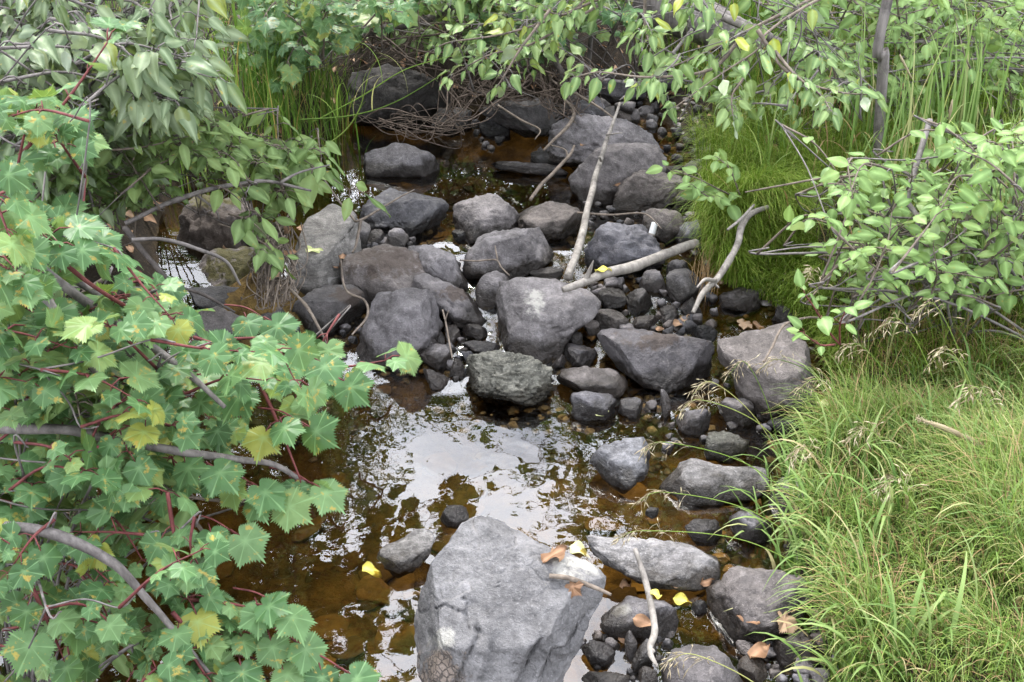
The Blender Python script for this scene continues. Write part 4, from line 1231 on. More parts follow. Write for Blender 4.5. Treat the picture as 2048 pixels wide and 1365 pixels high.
def fill(pl, n, region, Y0, Y1, size, base_pts, nodes=4, L=0.22, stem_rad=0.004, dirn=(0.4, -0.5, 0.15), stems=0.3, **kw):
    """n shoots ending inside a region of the bush, each on a stem from one of the bush's bases"""
    starts = []
    for _ in range(n):
        px, py = sample(region, pl.r)
        Y = pl.r.uniform(Y0, Y1)
        e = P(px, py, Y)
        d = unit(np.array(dirn) + pl.r.normal(size=3) * 0.5)
        st = e - d * L * pl.r.uniform(0.7, 1.3)
        gz = Tz(st[0], st[1])
        st[2] = max(st[2], gz + 0.05)
        c = pl.shoot(st, e, size, nodes, **kw)
        if starts and pl.r.random() > stems:
            ok = [q_ for q_ in starts if unit(st - q_) @ unit(e - st) > 0.35] or [np.asarray(base_pts[0], float)]
            b = min(ok, key=lambda q_: np.linalg.norm(q_ - st))
            pl.st.tube(catmull([b, (b + st) / 2 + pl.r.normal(size=3) * 0.01, st, st * 0.8 + e * 0.2], 5), [stem_rad * 0.6, stem_rad * 0.5, stem_rad * 0.4], 4)
            starts.append(st)
            continue
        starts.append(st)
        b = np.asarray(base_pts[int(pl.r.integers(len(base_pts)))], float)
        D = np.linalg.norm(st - b)
        m = b * 0.45 + st * 0.55 + np.array([0, 0, 0.08 * D]) + pl.r.normal(size=3) * 0.02
        pl.st.tube(catmull([b, m, st, st * 0.8 + e * 0.2], 6), [stem_rad, stem_rad * 0.8, stem_rad * 0.45], 5)
# ------------------------------------------------------------------ fallen leaves (laid where they lie: on stone, earth or water)
bpy.context.view_layer.update()
DEP = bpy.context.evaluated_depsgraph_get()
def fallen(px, py, size, mat, label, yaw, seed=0, shape='strip', lift=0.004, group=None):
    hit, loc, nrm, idx, ob, mw = SC.ray_cast(DEP, Vector(CAM), Vector(ray(px, py)).normalized())
    if not hit:
        return
    if shape == 'maple':
        me = maple_leaf('fallen_leaf', mat, seed, 0.35, 0.5)
    else:
        me = strip_leaf('fallen_leaf', mat, 0.36 if shape == 'strip' else 0.28, 0.62, 3, 0.45, 0.15 + 0.1 * (seed % 3), 2.2, seed)
    n = unit(np.array(nrm) + np.array([0, 0, 0.6]))
    a = R(yaw)
    y = np.array([math.cos(a), math.sin(a), 0]); y = unit(y - n * (y @ n)); x = np.cross(y, n)
    m = Matrix([[x[0] * size, y[0] * size, n[0] * size, loc[0]], [x[1] * size, y[1] * size, n[1] * size, loc[1]],
                [x[2] * size, y[2] * size, n[2] * size, loc[2] + lift], [0, 0, 0, 1]])
    o = link('fallen_leaf', me)
    o.matrix_world = m
    tag(o, label, 'leaf', group)
for args in [
    (725, 1138, 0.050, 'yellow', 'yellow leaf floating beside the kidney shaped stone', -20, 1),
    (1140, 1096, 0.055, 'palegreen', 'curled yellowish leaf floating by the tip of the long flat pale stone', -25, 2),
    (1345, 1200, 0.045, 'yellow', 'bright yellow leaf afloat right of the foreground stick', -10, 3),
    (1302, 1192, 0.03, 'yellow', 'small folded yellow leaf just left of the bright yellow leaf', 20, 4),
    (1205, 835, 0.062, 'palegreen', 'pale green heart shaped leaf on the squarish wet stone', 120, 5),
    (612, 505, 0.055, 'palegreen', 'faded yellow leaf on the tall pale grey block', 10, 6),
    (1370, 660, 0.05, 'palegreen', 'pale yellow leaf standing by the long mottled slab', 80, 7),
    (1640, 815, 0.07, 'palegreen', 'big faded leaf at the lower right of the biggest bank boulder', 75, 8),
    (1500, 370, 0.055, 'yellow', 'yellow leaf caught in the right bank greenery', 10, 9),
    (1190, 545, 0.05, 'yellow', 'yellow leaf wet under the pale log', 5, 10)]:
    fallen(*args)
for k, (px, py, sz, yw, lb) in enumerate([
    (1085, 1128, 0.06, 30, 'tan dry leaf on the right shoulder of the foreground boulder'), (1118, 1125, 0.05, 100, 'curled tan leaf beside the short twig on the foreground boulder'),
    (1140, 1172, 0.04, -60, 'orange brown leaf just below the short brown twig'), (1265, 1240, 0.05, -20, 'reddish dead leaf on the white patched stone'),
    (1245, 1180, 0.045, 60, 'dark red leaf stuck above the white patched stone'), (1340, 1175, 0.045, 30, 'rusty leaf at the lower edge of the long flat pale stone'),
    (1400, 1170, 0.04, 20, 'small rusty leaf at the left edge of the lower right boulder'), (1560, 1240, 0.065, -10, 'orange brown leaf below the rounded lower right boulder'),
    (1520, 1250, 0.05, 150, 'golden dry leaf under the lower right boulder'), (1500, 1320, 0.065, 40, 'brown leaf among the pebbles at the bottom edge'),
    (1530, 1290, 0.06, 100, 'crumpled brown leaf left of the brownish stone'), (1235, 1282, 0.04, 15, 'pale tan leaf on the puddle left of the foreground stick'),
    (600, 460, 0.06, 30, 'dry orange leaf at the back of the tall pale block'), (578, 470, 0.055, 100, 'dry brown leaf left of the faded yellow leaf'),
    (680, 520, 0.04, 70, 'dry leaf wedged right of the tall pale block'), (665, 535, 0.035, 20, 'small dry leaf below the edge of the tall pale block'),
    (560, 515, 0.05, 10, 'rust coloured leaf in the root bundle'), (545, 560, 0.045, 80, 'rust coloured leaf low in the root bundle'),
    (445, 497, 0.05, 20, 'tan curled leaf on top of the moss covered stone'), (1345, 650, 0.045, 10, 'orange leaf on the gravel behind the long mottled slab'),
    (1365, 645, 0.04, 50, 'light orange leaf on the gravel, beside the pale yellow leaf'), (1310, 660, 0.03, 0, 'small orange leaf on the back edge of the long mottled slab'),
    (1480, 650, 0.06, 10, 'orange leaf behind the biggest right bank boulder'), (1505, 648, 0.05, -40, 'tan leaf behind the biggest right bank boulder'),
    (1610, 625, 0.06, 30, 'rusty leaf right of the flat stone in the grass'), (1465, 560, 0.06, 0, 'dead leaf under the bleached branch'),
    (1160, 292, 0.04, 20, 'yellowish dead leaf on the dark stone by the upper pool'), (1230, 372, 0.04, 80, 'tan leaf in the notch below the big split boulder')]):
    fallen(px, py, sz, 'dead', lb, yw, k, 'maple' if k % 5 == 2 else 'lance')

# ------------------------------------------------------------------ foreground maple bush (left)
mb = Plant('maple_bush', 'big maple bush with toothed leaves and red twigs leaning over the pool from the left', 'bush', (-1.15, 1.75, Tz(-1.15, 1.75)), 'maple', 'red', None, 3)
grey = [
    [(-40, 430, 1.75), (60, 520, 1.72), (180, 610, 1.68), (300, 690, 1.64), (385, 755, 1.6), (450, 815, 1.57)],
    [(-40, 440, 1.85), (90, 520, 1.8), (200, 590, 1.76), (300, 630, 1.72)],
    [(-40, 1052, 1.30), (70, 1060, 1.30), (150, 1085, 1.30), (230, 1130, 1.30), (290, 1195, 1.30), (330, 1240, 1.30), (420, 1350, 1.28)],
    [(-40, 858, 1.5), (60, 858, 1.5), (150, 862, 1.5), (250, 884, 1.52), (370, 905, 1.55), (480, 920, 1.58), (560, 935, 1.6), (655, 1005, 1.62)],
    [(-20, 450, 1.62), (40, 540, 1.6), (110, 620, 1.58), (180, 720, 1.55), (240, 830, 1.52), (300, 900, 1.5)]]
for b in grey:
    mb.branch(W3(b), [0.010, 0.009, 0.007, 0.004], 'bark')
red = [
    ([(115, 515, 1.66), (190, 575, 1.65), (300, 640, 1.66), (380, 672, 1.68), (480, 705, 1.7), (560, 738, 1.72), (680, 735, 1.76), (770, 722, 1.8)], 0.52, 6),
    ([(505, 745, 1.68), (535, 800, 1.66), (565, 870, 1.63), (600, 958, 1.6)], 0.1, 3),
    ([(-30, 370, 1.9), (50, 300, 1.95), (110, 230, 2.0), (160, 165, 2.05), (215, 85, 2.1)], 0.1, 6),
    ([(335, 985, 1.42), (345, 1050, 1.40), (360, 1130, 1.37), (375, 1195, 1.35)], 0.0, 4),
    ([(345, 1225, 1.32), (400, 1285, 1.32), (470, 1310, 1.33), (550, 1322, 1.34)], 0.1, 4),
    ([(330, 1240, 1.31), (370, 1290, 1.29), (410, 1350, 1.27)], 0.2, 3),
    ([(60, 1165, 1.27), (85, 1220, 1.26), (120, 1300, 1.25)], 0.2, 3),
    ([(380, 1200, 1.36), (440, 1205, 1.37), (500, 1215, 1.38)], 0.0, 3)]
for pts, t0, n in red:
    c = mb.branch(W3(pts), [0.0042, 0.0035, 0.0028, 0.0018], 'red', 6)
    mb.leafy(c, t0, n, 0.080, True, 0.35, face=0.5)
b0 = [np.array([-1.15, 1.75, Tz(-1.15, 1.75)]), np.array([-1.0, 1.45, Tz(-1.0, 1.45)]), np.array([-1.25, 2.1, Tz(-1.25, 2.1)])]
R1 = [(-30, 420), (100, 440), (230, 510), (340, 580), (440, 680), (600, 710), (600, 790), (520, 860), (400, 890), (-30, 900)]
R2 = [(-30, 880), (240, 890), (480, 900), (420, 960), (250, 1010), (200, 1100), (-30, 1100)]
R3 = [(-30, 1060), (180, 1080), (360, 1080), (460, 1130), (480, 1260), (460, 1400), (-30, 1420)]
R4 = [(-30, 200), (100, 180), (180, 240), (110, 400), (200, 520), (-30, 600)]
kw = dict(droop=0.45, face=0.55, t0=0.45, rad=0.0022)
fill(mb, 66, R1, 1.45, 1.85, 0.068, b0, 3, 0.17, 0.0035, (0.7, -0.25, 0.1), **kw)
fill(mb, 20, R2, 1.35, 1.6, 0.062, b0, 3, 0.15, 0.003, (0.6, -0.3, 0.1), **kw)
fill(mb, 26, R3, 1.22, 1.42, 0.054, b0, 3, 0.14, 0.003, (0.6, -0.3, 0.05), **kw)
fill(mb, 20, R4, 1.75, 2.15, 0.066, b0, 3, 0.17, 0.003, (0.6, -0.3, 0.2), **kw)
for (px, py, Y) in [(545, 650, 1.85), (640, 730, 1.75), (690, 770, 1.72), (620, 860, 1.62), (640, 980, 1.6), (565, 1010, 1.55), (520, 980, 1.56), (430, 940, 1.55), (480, 1075, 1.48), (575, 1225, 1.38), (600, 1290, 1.36), (700, 1350, 1.33)]:
    e = P(px, py, Y); st = e + np.array([-0.1, 0.03, 0.03])
    mb.twig(catmull([st, (st + e) / 2 + [0, 0, 0.015], e], 5), [0.002, 0.0015])
    mb.leaf(st * 0.3 + e * 0.7, (0.7, -0.4, 0.0), 0.085, 0.5, 0.6)
    mb.leaf(st * 0.6 + e * 0.4, (0.3, -0.7, 0.0), 0.07, 0.5, 0.6)
mb.finish(300)

# under-storey leaves in the same corner
ub = Plant('dogwood_bush', 'dogwood bush with smooth oval leaves growing through the foot of the maple bush', 'bush', (-1.35, 1.9, Tz(-1.35, 1.9)), 'smallleaf', 'twig', None, 5)
b1 = [ub.base, np.array([-1.1, 1.6, Tz(-1.1, 1.6)])]
fill(ub, 60, [(-30, 560), (160, 600), (330, 760), (330, 960), (240, 1100), (260, 1300), (-30, 1420)], 1.5, 1.9, 0.075, b1, 4, 0.18, 0.003, (0.5, -0.4, 0.2), droop=0.4, face=0.4)
ub.finish(220)

# ------------------------------------------------------------------ pale poplar bush, upper left
pb = Plant('poplar_bush', 'tall poplar bush with drooping pale grey green leaves at the upper left', 'bush', (-1.9, 3.0, Tz(-1.9, 3.0)), 'poplar', 'bark', None, 8)
b2 = [pb.base, np.array([-1.6, 3.3, Tz(-1.6, 3.3)]), np.array([-2.1, 2.7, Tz(-2.1, 2.7)]), np.array([-1.4, 2.8, Tz(-1.4, 2.8)])]
for b in ([(-40, 140, 2.6), (60, 120, 2.65), (150, 60, 2.7), (230, -30, 2.75)], [(100, 170, 2.6), (200, 120, 2.65), (290, 90, 2.7), (330, 40, 2.7)], [(-20, 300, 2.5), (100, 290, 2.5), (200, 240, 2.55), (320, 190, 2.6), (440, 150, 2.65)]):
    pb.branch(W3(b), [0.010, 0.008, 0.005], 'bark')
P1 = [(-30, -40), (440, -40), (440, 60), (400, 180), (300, 240), (150, 330), (-30, 380)]
fill(pb, 150, P1, 2.45, 3.1, 0.082, b2, 4, 0.22, 0.006, (0.7, -0.5, 0.1), droop=0.75, face=0.35, t0=0.25, rad=0.003)
fill(pb, 26, [(230, 60), (380, 90), (430, 150), (400, 230), (300, 220), (210, 160)], 2.35, 2.6, 0.088, b2, 4, 0.22, 0.005, (0.8, -0.4, 0.0), droop=0.95, face=0.4, t0=0.3, rad=0.003)
pb.finish(300)

sb = Plant('snowberry_bush', 'dense bush of small grey green leaves above the weathered block on the left bank', 'bush', (-1.6, 3.5, Tz(-1.6, 3.5)), 'smallleaf', 'twig', None, 9)
b3 = [sb.base, np.array([-1.35, 3.75, Tz(-1.35, 3.75)]), np.array([-1.75, 3.1, Tz(-1.75, 3.1)])]
fill(sb, 130, [(-20, 330), (150, 220), (350, 200), (460, 240), (500, 320), (440, 350), (280, 390), (180, 450), (-20, 470)], 2.5, 3.1, 0.062, b3, 5, 0.16, 0.003, (0.5, -0.5, 0.15), droop=0.5, face=0.35, rad=0.002)
sb.finish(300)

hb = Plant('rose_shrub', 'small leafy shrub overhanging the tall pale block and the roots', 'shrub', (-0.95, 3.6, Tz(-0.95, 3.6)), 'smallleaf', 'twig', None, 10)
fill(hb, 26, [(500, 300), (600, 280), (660, 330), (600, 370), (560, 400), (530, 440), (500, 400)], 2.75, 3.15, 0.075, [hb.base, hb.base + [0.1, 0.05, 0]], 4, 0.16, 0.003, (0.5, -0.5, 0.0), droop=0.55, face=0.45, rad=0.002)
for (px, py, Y, sz) in [(700, 380, 2.85, 0.11), (500, 420, 2.6, 0.09), (540, 480, 2.6, 0.08), (560, 520, 2.6, 0.07), (520, 500, 2.55, 0.07), (640, 340, 2.9, 0.09)]:
    e = P(px, py, Y)
    hb.shoot(e + [-0.12, 0.06, 0.05], e, sz, 2, 0.002, droop=0.6, face=0.5)
hb.finish(200)

# ------------------------------------------------------------------ hanging poplar sprays, centre and right
cp = Plant('poplar_sapling', 'young poplar whose leafy twigs hang before the far dark bank', 'sapling', (0.35, 5.0, Tz(0.35, 5.0)), 'brightpop', 'bark', None, 12)
cp.branch(np.array([cp.base, cp.base + [0, -0.2, 0.5], P(1120, -40, 4.3)]), [0.014, 0.010, 0.006])
for pts in ([(1240, -20, 4.0), (1100, 40, 3.95), (1000, 70, 3.9), (900, 85, 3.9), (870, 100, 3.9)], [(1200, 10, 4.0), (1060, 90, 3.9), (980, 110, 3.85), (905, 150, 3.85)],
            [(1100, 20, 3.9), (1040, 100, 3.8), (1010, 150, 3.75), (990, 180, 3.75)], [(1180, -10, 4.0), (1130, 30, 3.95), (1060, 10, 3.9)]):
    c = cp.branch(W3(pts), [0.006, 0.004, 0.002], 'twig', 5)
    cp.leafy(c, 0.15, 7, 0.075, True, 0.7, face=0.45)
fill(cp, 30, [(900, -40), (1200, -40), (1200, 40), (1120, 130), (1000, 160), (900, 120)], 3.9, 4.5, 0.07, [cp.base, cp.base + [0.3, 0.2, 0]], 4, 0.2, 0.004, (-0.5, -0.5, 0.0), droop=0.7, face=0.4)
cp.finish(250)

rp = Plant('poplar_tree', 'slender grey trunked poplar at the right with twigs hanging over the bank', 'tree', P(1757, 325, 3.62) - np.array([0, 0, 0.06]), 'brightpop', 'bark', None, 14)
tb = rp.base
top = np.array([tb[0] + 0.12, tb[1] + 0.1, 4.6])
rp.branch(np.array([tb, P(1760, 230, 3.62), P(1768, 110, 3.62), P(1775, 0, 3.62), (P(1775, 0, 3.62) + top) / 2 + [0.03, 0, 0], top]), [0.021, 0.019, 0.019, 0.018, 0.015, 0.007], 'bark', 10, 'trunk')
for pts in ([(1775, -60, 3.6), (1700, -30, 3.45), (1600, 20, 3.3), (1530, 70, 3.2), (1515, 100, 3.18), (1440, 150, 3.15), (1350, 215, 3.1)],
            [(1515, 60, 3.2), (1560, 130, 3.15), (1610, 165, 3.1), (1680, 185, 3.1), (1740, 190, 3.1)],
            [(1700, -40, 3.5), (1560, 30, 3.4), (1480, 70, 3.35), (1400, 110, 3.3), (1330, 140, 3.3), (1280, 165, 3.3)],
            [(1480, 80, 3.3), (1420, 140, 3.25), (1300, 155, 3.2), (1200, 145, 3.2), (1150, 155, 3.2)],
            [(1290, -40, 3.5), (1290, 50, 3.45), (1300, 90, 3.4), (1310, 120, 3.4)],
            [(1510, 75, 3.25), (1490, 150, 3.2), (1465, 190, 3.15), (1465, 230, 3.1)],
            [(1540, 90, 3.2), (1590, 150, 3.1), (1640, 190, 3.05), (1660, 220, 3.0)]):
    c = rp.branch(W3(pts), [0.007, 0.005, 0.003, 0.0018], 'twig', 5)
    rp.leafy(c, 0.3, 9, 0.066, True, 0.75, face=0.45)
fill(rp, 34, [(1230, -40), (1500, -40), (1520, 60), (1700, 60), (1740, 200), (1600, 230), (1400, 200), (1240, 180)], 3.1, 3.6, 0.066, [P(1600, 20, 3.3), P(1480, 70, 3.35)], 3, 0.16, 0.003, (-0.5, -0.4, -0.1), droop=0.75, face=0.45)
for k in range(140):                         # crown above the picture, seen in the water
    e = np.array([tb[0] + rng.normal() * 0.75, tb[1] + rng.normal() * 0.7, rng.uniform(1.5, 4.9)])
    rp.leaf(e, rng.normal(size=3), 0.085, 0.6, 0.0, petiole=0.0)
rp.finish(260)

# ------------------------------------------------------------------ dogwoods and herbs, right bank
dg = Plant('dogwood_shrub', 'light green dogwood shrub with oval leaves filling the right bank', 'shrub', (1.55, 2.9, Tz(1.55, 2.9)), 'dogwood', 'twig', None, 16)
b4 = [dg.base, np.array([1.35, 2.75, Tz(1.35, 2.75)]), np.array([1.75, 3.0, Tz(1.75, 3.0)]), np.array([1.6, 2.6, Tz(1.6, 2.6)])]
D1 = [(1640, 370), (1780, 345), (1850, 280), (2090, 230), (2090, 590), (1960, 620), (1840, 600), (1740, 590), (1670, 520), (1640, 440)]
fill(dg, 135, D1, 2.4, 3.05, 0.059, b4, 3, 0.22, 0.0045, (-0.1, -0.5, 0.5), droop=0.3, face=0.5, up=1.0, rad=0.0025)
dg.branch(W3([(1860, 240, 2.9), (1830, 340, 2.8), (1815, 400, 2.75), (1835, 440, 2.7), (1830, 520, 2.65)]), [0.009, 0.008, 0.006], 'bark')
dg.branch(W3([(1490, 385, 2.75), (1560, 372, 2.75), (1640, 358, 2.75), (1720, 352, 2.78)]), [0.002, 0.003, 0.004], 'twig')
dg.finish(300)

sp = Plant('leafy_sprig', 'sprig of round pale leaves reaching over the stones from the right bank', 'sprig', GT(1470, 395), 'dogwood', 'twig', None, 17)
for pts in ([(1470, 395, 3.2), (1430, 375, 3.15), (1390, 355, 3.12), (1340, 340, 3.1)], [(1480, 390, 3.2), (1460, 340, 3.2), (1440, 320, 3.2)], [(1460, 400, 3.18), (1420, 395, 3.1), (1390, 375, 3.05)]):
    c = sp.branch(W3(pts), [0.003, 0.002, 0.0015], 'twig', 5)
    sp.leafy(c, 0.1, 5, 0.066, True, 0.3, face=0.4, up=1.0)
sp.finish(100)
sq = Plant('seedling', 'small seedling with a few oval leaves right of the biggest bank boulder', 'seedling', GT(1680, 700), 'dogwood', 'red', None, 18)
for pts in ([(1680, 690, 2.25), (1655, 660, 2.22), (1625, 610, 2.2), (1610, 590, 2.2)], [(1680, 690, 2.25), (1680, 650, 2.22), (1690, 625, 2.2)], [(1670, 690, 2.25), (1640, 690, 2.2), (1610, 670, 2.18)]):
    c = sq.branch(W3(pts), [0.003, 0.002, 0.0015], 'red', 5)
    sq.leafy(c, 0.5, 2, 0.055, True, 0.3, face=0.5, up=1.0)
sq.finish(60)

tr = Plant('back_shrub', 'mixed green shrub behind the slender grey trunk at the top right', 'shrub', (2.2, 4.0, Tz(2.2, 4.0)), 'dogwood', 'twig', None, 19)
b5 = [tr.base, np.array([1.7, 4.2, Tz(1.7, 4.2)]), np.array([2.6, 3.8, Tz(2.6, 3.8)])]
fill(tr, 150, [(1560, -40), (2090, -40), (2090, 250), (1880, 270), (1800, 230), (1640, 190), (1560, 100)], 3.8, 4.8, 0.066, b5, 4, 0.2, 0.004, (0.0, -0.5, 0.4), droop=0.35, face=0.4)
tr.finish(200)
mc = Plant('maple_sapling', 'maple seedlings with small lobed leaves on the far bank at the top', 'sapling', (0.05, 5.2, Tz(0.05, 5.2)), 'maple', 'twig', None, 21)
fill(mc, 60, [(860, -40), (1280, -40), (1260, 70), (1160, 100), (1050, 130), (980, 80)], 4.3, 5.0, 0.075, [mc.base, mc.base + [0.4, 0, 0.02], mc.base + [0.8, -0.1, 0.05]], 3, 0.15, 0.003, (0, -0.6, 0.2), droop=0.5, face=0.5)
mc.finish(150)
ml = Plant('maple_shoot', 'leafy maple shoots behind the tall grass at the top left of the brook', 'sapling', (-1.0, 4.6, Tz(-1.0, 4.6)), 'maple', 'twig', None, 22)
fill(ml, 70, [(480, -40), (900, -40), (860, 15), (720, 50), (680, 120), (560, 160), (470, 120)], 3.9, 4.7, 0.085, [ml.base, ml.base + [0.3, 0.3, 0.02]], 3, 0.18, 0.003, (0.3, -0.6, 0.1), droop=0.5, face=0.5)
ml.finish(150)

fb = Plant('bank_shrub', 'small leaved shrub creeping over the dark far bank at the top', 'shrub', (-0.45, 5.5, Tz(-0.45, 5.5)), 'smallleaf', 'root', None, 24)
fill(fb, 64, [(680, -40), (1010, -40), (1010, 60), (930, 110), (860, 120), (800, 60), (730, 70), (690, 110)], 4.5, 5.2, 0.07, [fb.base, fb.base + [0.4, 0, 0.02], fb.base + [-0.4, 0, 0.02]], 4, 0.18, 0.003, (0.1, -0.6, 0.0), droop=0.5, face=0.4)
fb.finish(200)
# ------------------------------------------------------------------ grasses
def grass_mat(name, stops, tip, transl=0.35):
    t = NT(name)
    rnd = t.math('FRACT', t.math('ADD', t.new('ShaderNodeObjectInfo').outputs['Random'], t.new('ShaderNodeNewGeometry').outputs['Random Per Island']))
    col = t.ramp(rnd, stops)
    col = t.mix(t.math('MULTIPLY', t.math('POWER', t.attr('along'), 3.0), 0.4), col, tip)
    b = t.bsdf(col, 0.5, None, 0.2)
    tl = t.new('ShaderNodeBsdfTranslucent'); t.l.new(col, tl.inputs['Color'])
    mx = t.new('ShaderNodeMixShader'); mx.inputs[0].default_value = transl
    t.l.new(b, mx.inputs[1]); t.l.new(tl.outputs[0], mx.inputs[2])
    return t.done(mx.outputs[0])
M['horsetail'] = grass_mat('horsetail_green', [(0, (0.085, 0.15, 0.014)), (0.55, (0.15, 0.245, 0.026)), (0.85, (0.21, 0.30, 0.045)), (1.0, (0.34, 0.30, 0.10))], (0.22, 0.30, 0.05))
M['grass'] = grass_mat('grass_green', [(0, (0.08, 0.15, 0.020)), (0.5, (0.145, 0.235, 0.038)), (0.80, (0.22, 0.31, 0.065)), (0.90, (0.32, 0.35, 0.11)), (1.0, (0.44, 0.36, 0.19))], (0.34, 0.42, 0.13))
M['broad'] = grass_mat('broad_blade', [(0, (0.07, 0.15, 0.028)), (0.5, (0.135, 0.23, 0.055)), (0.85, (0.22, 0.31, 0.10)), (0.93, (0.32, 0.33, 0.14)), (1.0, (0.42, 0.34, 0.19))], (0.30, 0.35, 0.14))
M['sedge'] = grass_mat('sedge_green', [(0, (0.07, 0.15, 0.02)), (0.6, (0.12, 0.23, 0.035)), (0.85, (0.20, 0.28, 0.06)), (1.0, (0.36, 0.24, 0.08))], (0.24, 0.27, 0.06))
M['strawdry'] = grass_mat('dead_grass', [(0, (0.22, 0.13, 0.06)), (1, (0.42, 0.29, 0.15))], (0.40, 0.30, 0.16))
M['seed'] = grass_mat('seed_head', [(0, (0.28, 0.22, 0.13)), (0.6, (0.42, 0.35, 0.23)), (1, (0.50, 0.45, 0.30))], (0.45, 0.40, 0.28), 0.2)

def blades(base, h, w, az, lean, segs=5, curve=1.6, foldv=0.25):
    n = len(base)
    t_ = np.linspace(0, 1, segs + 1)[None, :]
    a = lean[:, None] * t_ ** curve
    # bend the blade by turning it progressively away from the vertical
    ang = np.minimum(a, 2.6)
    dz = np.cos(ang); dh = np.sin(ang)
    st = h[:, None] / segs
    z = np.concatenate([np.zeros((n, 1)), np.cumsum((dz[:, 1:] + dz[:, :-1]) / 2 * st, 1)], 1)
    r = np.concatenate([np.zeros((n, 1)), np.cumsum((dh[:, 1:] + dh[:, :-1]) / 2 * st, 1)], 1)
    cx, sx = np.cos(az)[:, None], np.sin(az)[:, None]
    C = np.stack([base[:, 0:1] + r * cx, base[:, 1:2] + r * sx, base[:, 2:3] + z], -1)
    side = np.stack([-sx, cx, np.zeros_like(cx)], -1)
    ww = (w[:, None] * (np.minimum(1, 0.55 + 2.2 * t_) * (1 - t_ ** 2.2)) + 0.0003)[:, :, None] * 0.5
    L, Rr = C + side * ww, C - side * ww
    V = np.stack([L, Rr], 2).reshape(-1, 3)
    k = segs + 1
    i = (np.arange(n) * k * 2)[:, None] + (np.arange(segs) * 2)[None, :]
    F = np.stack([i, i + 1, i + 3, i + 2], -1).reshape(-1, 4)
    al = np.broadcast_to(np.repeat(t_, 2, axis=1), (n, 2 * k)).ravel()
    return V, F, al

def ground_pts(n, box, pg, dmin=0.0):
    out = []
    while sum(len(o) for o in out) < n:
        X = rng.uniform(box[0], box[1], 4000); Y = rng.uniform(box[2], box[3], 4000)
        d = sdf(X, Y)
        k = d > dmin
        X, Y = X[k], Y[k]
        Z = terrain(X, Y)
        q = np.stack([X, Y, Z], 1)
        px, py, _ = proj(q)
        ok = np.array([inpoly(a, b, pg) for a, b in zip(px, py)], bool)
        out.append(q[ok])
    return np.vstack(out)[:n]

def meadow(name, label, cat, n, box, pg, hr, wr, leanr, mat, azm, azs, segs=5, dmin=0.0, clump=0.0):
    q = ground_pts(n, box, pg, dmin)
    if clump:
        cn = fbm(q * np.array([3.0, 3.0, 0.1]), 2)
        q = q[cn > -clump]
    m = len(q)
    h = rng.uniform(*hr, m) * np.clip(0.8 + 0.75 * fbm(q * np.array([4.5, 4.5, 0]) + 5, 3), 0.35, 1.6)
    az = azm + 0.9 * fbm(q * np.array([2.5, 2.5, 0]) + 70, 2) + rng.normal(size=m) * azs
    V, F, al = blades(q - [0, 0, 0.01], np.maximum(h, 0.04), rng.uniform(*wr, m), az, rng.uniform(*leanr, m), segs)
    o = link(name, make_mesh(name, V, F, [M[mat]], True, {'along': al}))
    o['kind'] = 'stuff'
    tag(o, label, cat)
    return o

Z1 = [(1375, 250), (1480, 190), (1700, 170), (2420, 150), (2420, 760), (1700, 800), (1650, 720), (1590, 640), (1440, 600), (1395, 520), (1385, 440), (1400, 360)]
meadow('horsetail_patch', 'soft mass of fine bright green horsetail covering the right bank', 'horsetails', 30000, (0.3, 4.2, 1.9, 5.2), Z1, (0.05, 0.23), (0.0014, 0.0028), (0.8, 3.1), 'horsetail', math.pi + 0.5, 0.8, 5)
meadow('horsetail_mat', 'drooping fringe of fine grass hanging over the edge of the right bank stones', 'grass', 8000, (0.3, 2.4, 1.9, 4.4), [(1400, 400), (1560, 380), (1640, 520), (1700, 760), (1640, 760), (1560, 640), (1430, 610), (1400, 500)], (0.14, 0.28), (0.0018, 0.003), (1.4, 2.6), 'horsetail', math.pi + 0.9, 0.5, 6)
Z2 = [(1600, 930), (1680, 830), (1760, 720), (2090, 640), (2420, 640), (2420, 1700), (1680, 1700), (1650, 1240), (1610, 1100)]
meadow('fine_grass', 'thick fine green grass of the near right bank', 'grass', 21000, (0.3, 3.0, 0.7, 2.5), Z2, (0.07, 0.22), (0.0014, 0.0030), (0.4, 2.9), 'grass', math.pi * 0.9, 1.1, 5, -0.04)
meadow('meadow_grass', 'loose arching grass blades of the near right bank', 'grass', 3400, (0.3, 3.0, 0.7, 2.6), Z2, (0.10, 0.25), (0.0022, 0.0055), (0.8, 3.0), 'broad', math.pi * 0.95, 1.2, 7, -0.03)
meadow('dead_grass', 'dry straw tangled in the near right bank grass', 'grass', 1900, (0.3, 2.2, 0.7, 2.9), [(1600, 700), (2090, 560), (2090, 1500), (1640, 1500)], (0.10, 0.24), (0.0016, 0.003), (1.2, 2.5), 'strawdry', math.pi, 1.5, 5)
meadow('far_grass', 'green grass and herbs on the slope beyond the fallen trunk', 'grass', 9000, (0.5, 5.5, 4.6, 8.5), [(1180, -60), (2120, -60), (2120, 220), (1400, 220), (1300, 120)], (0.15, 0.4), (0.003, 0.006), (0.3, 1.6), 'sedge', 3.6, 1.2, 4)
meadow('bank_grass', 'loose grass growing under the left bank bushes', 'grass', 3000, (-4.5, -0.5, 1.2, 6.5), [(-60, -60), (760, -60), (700, 240), (600, 340), (480, 400), (-60, 500)], (0.1, 0.3), (0.002, 0.004), (0.3, 1.8), 'sedge', 0.0, 1.5, 4)

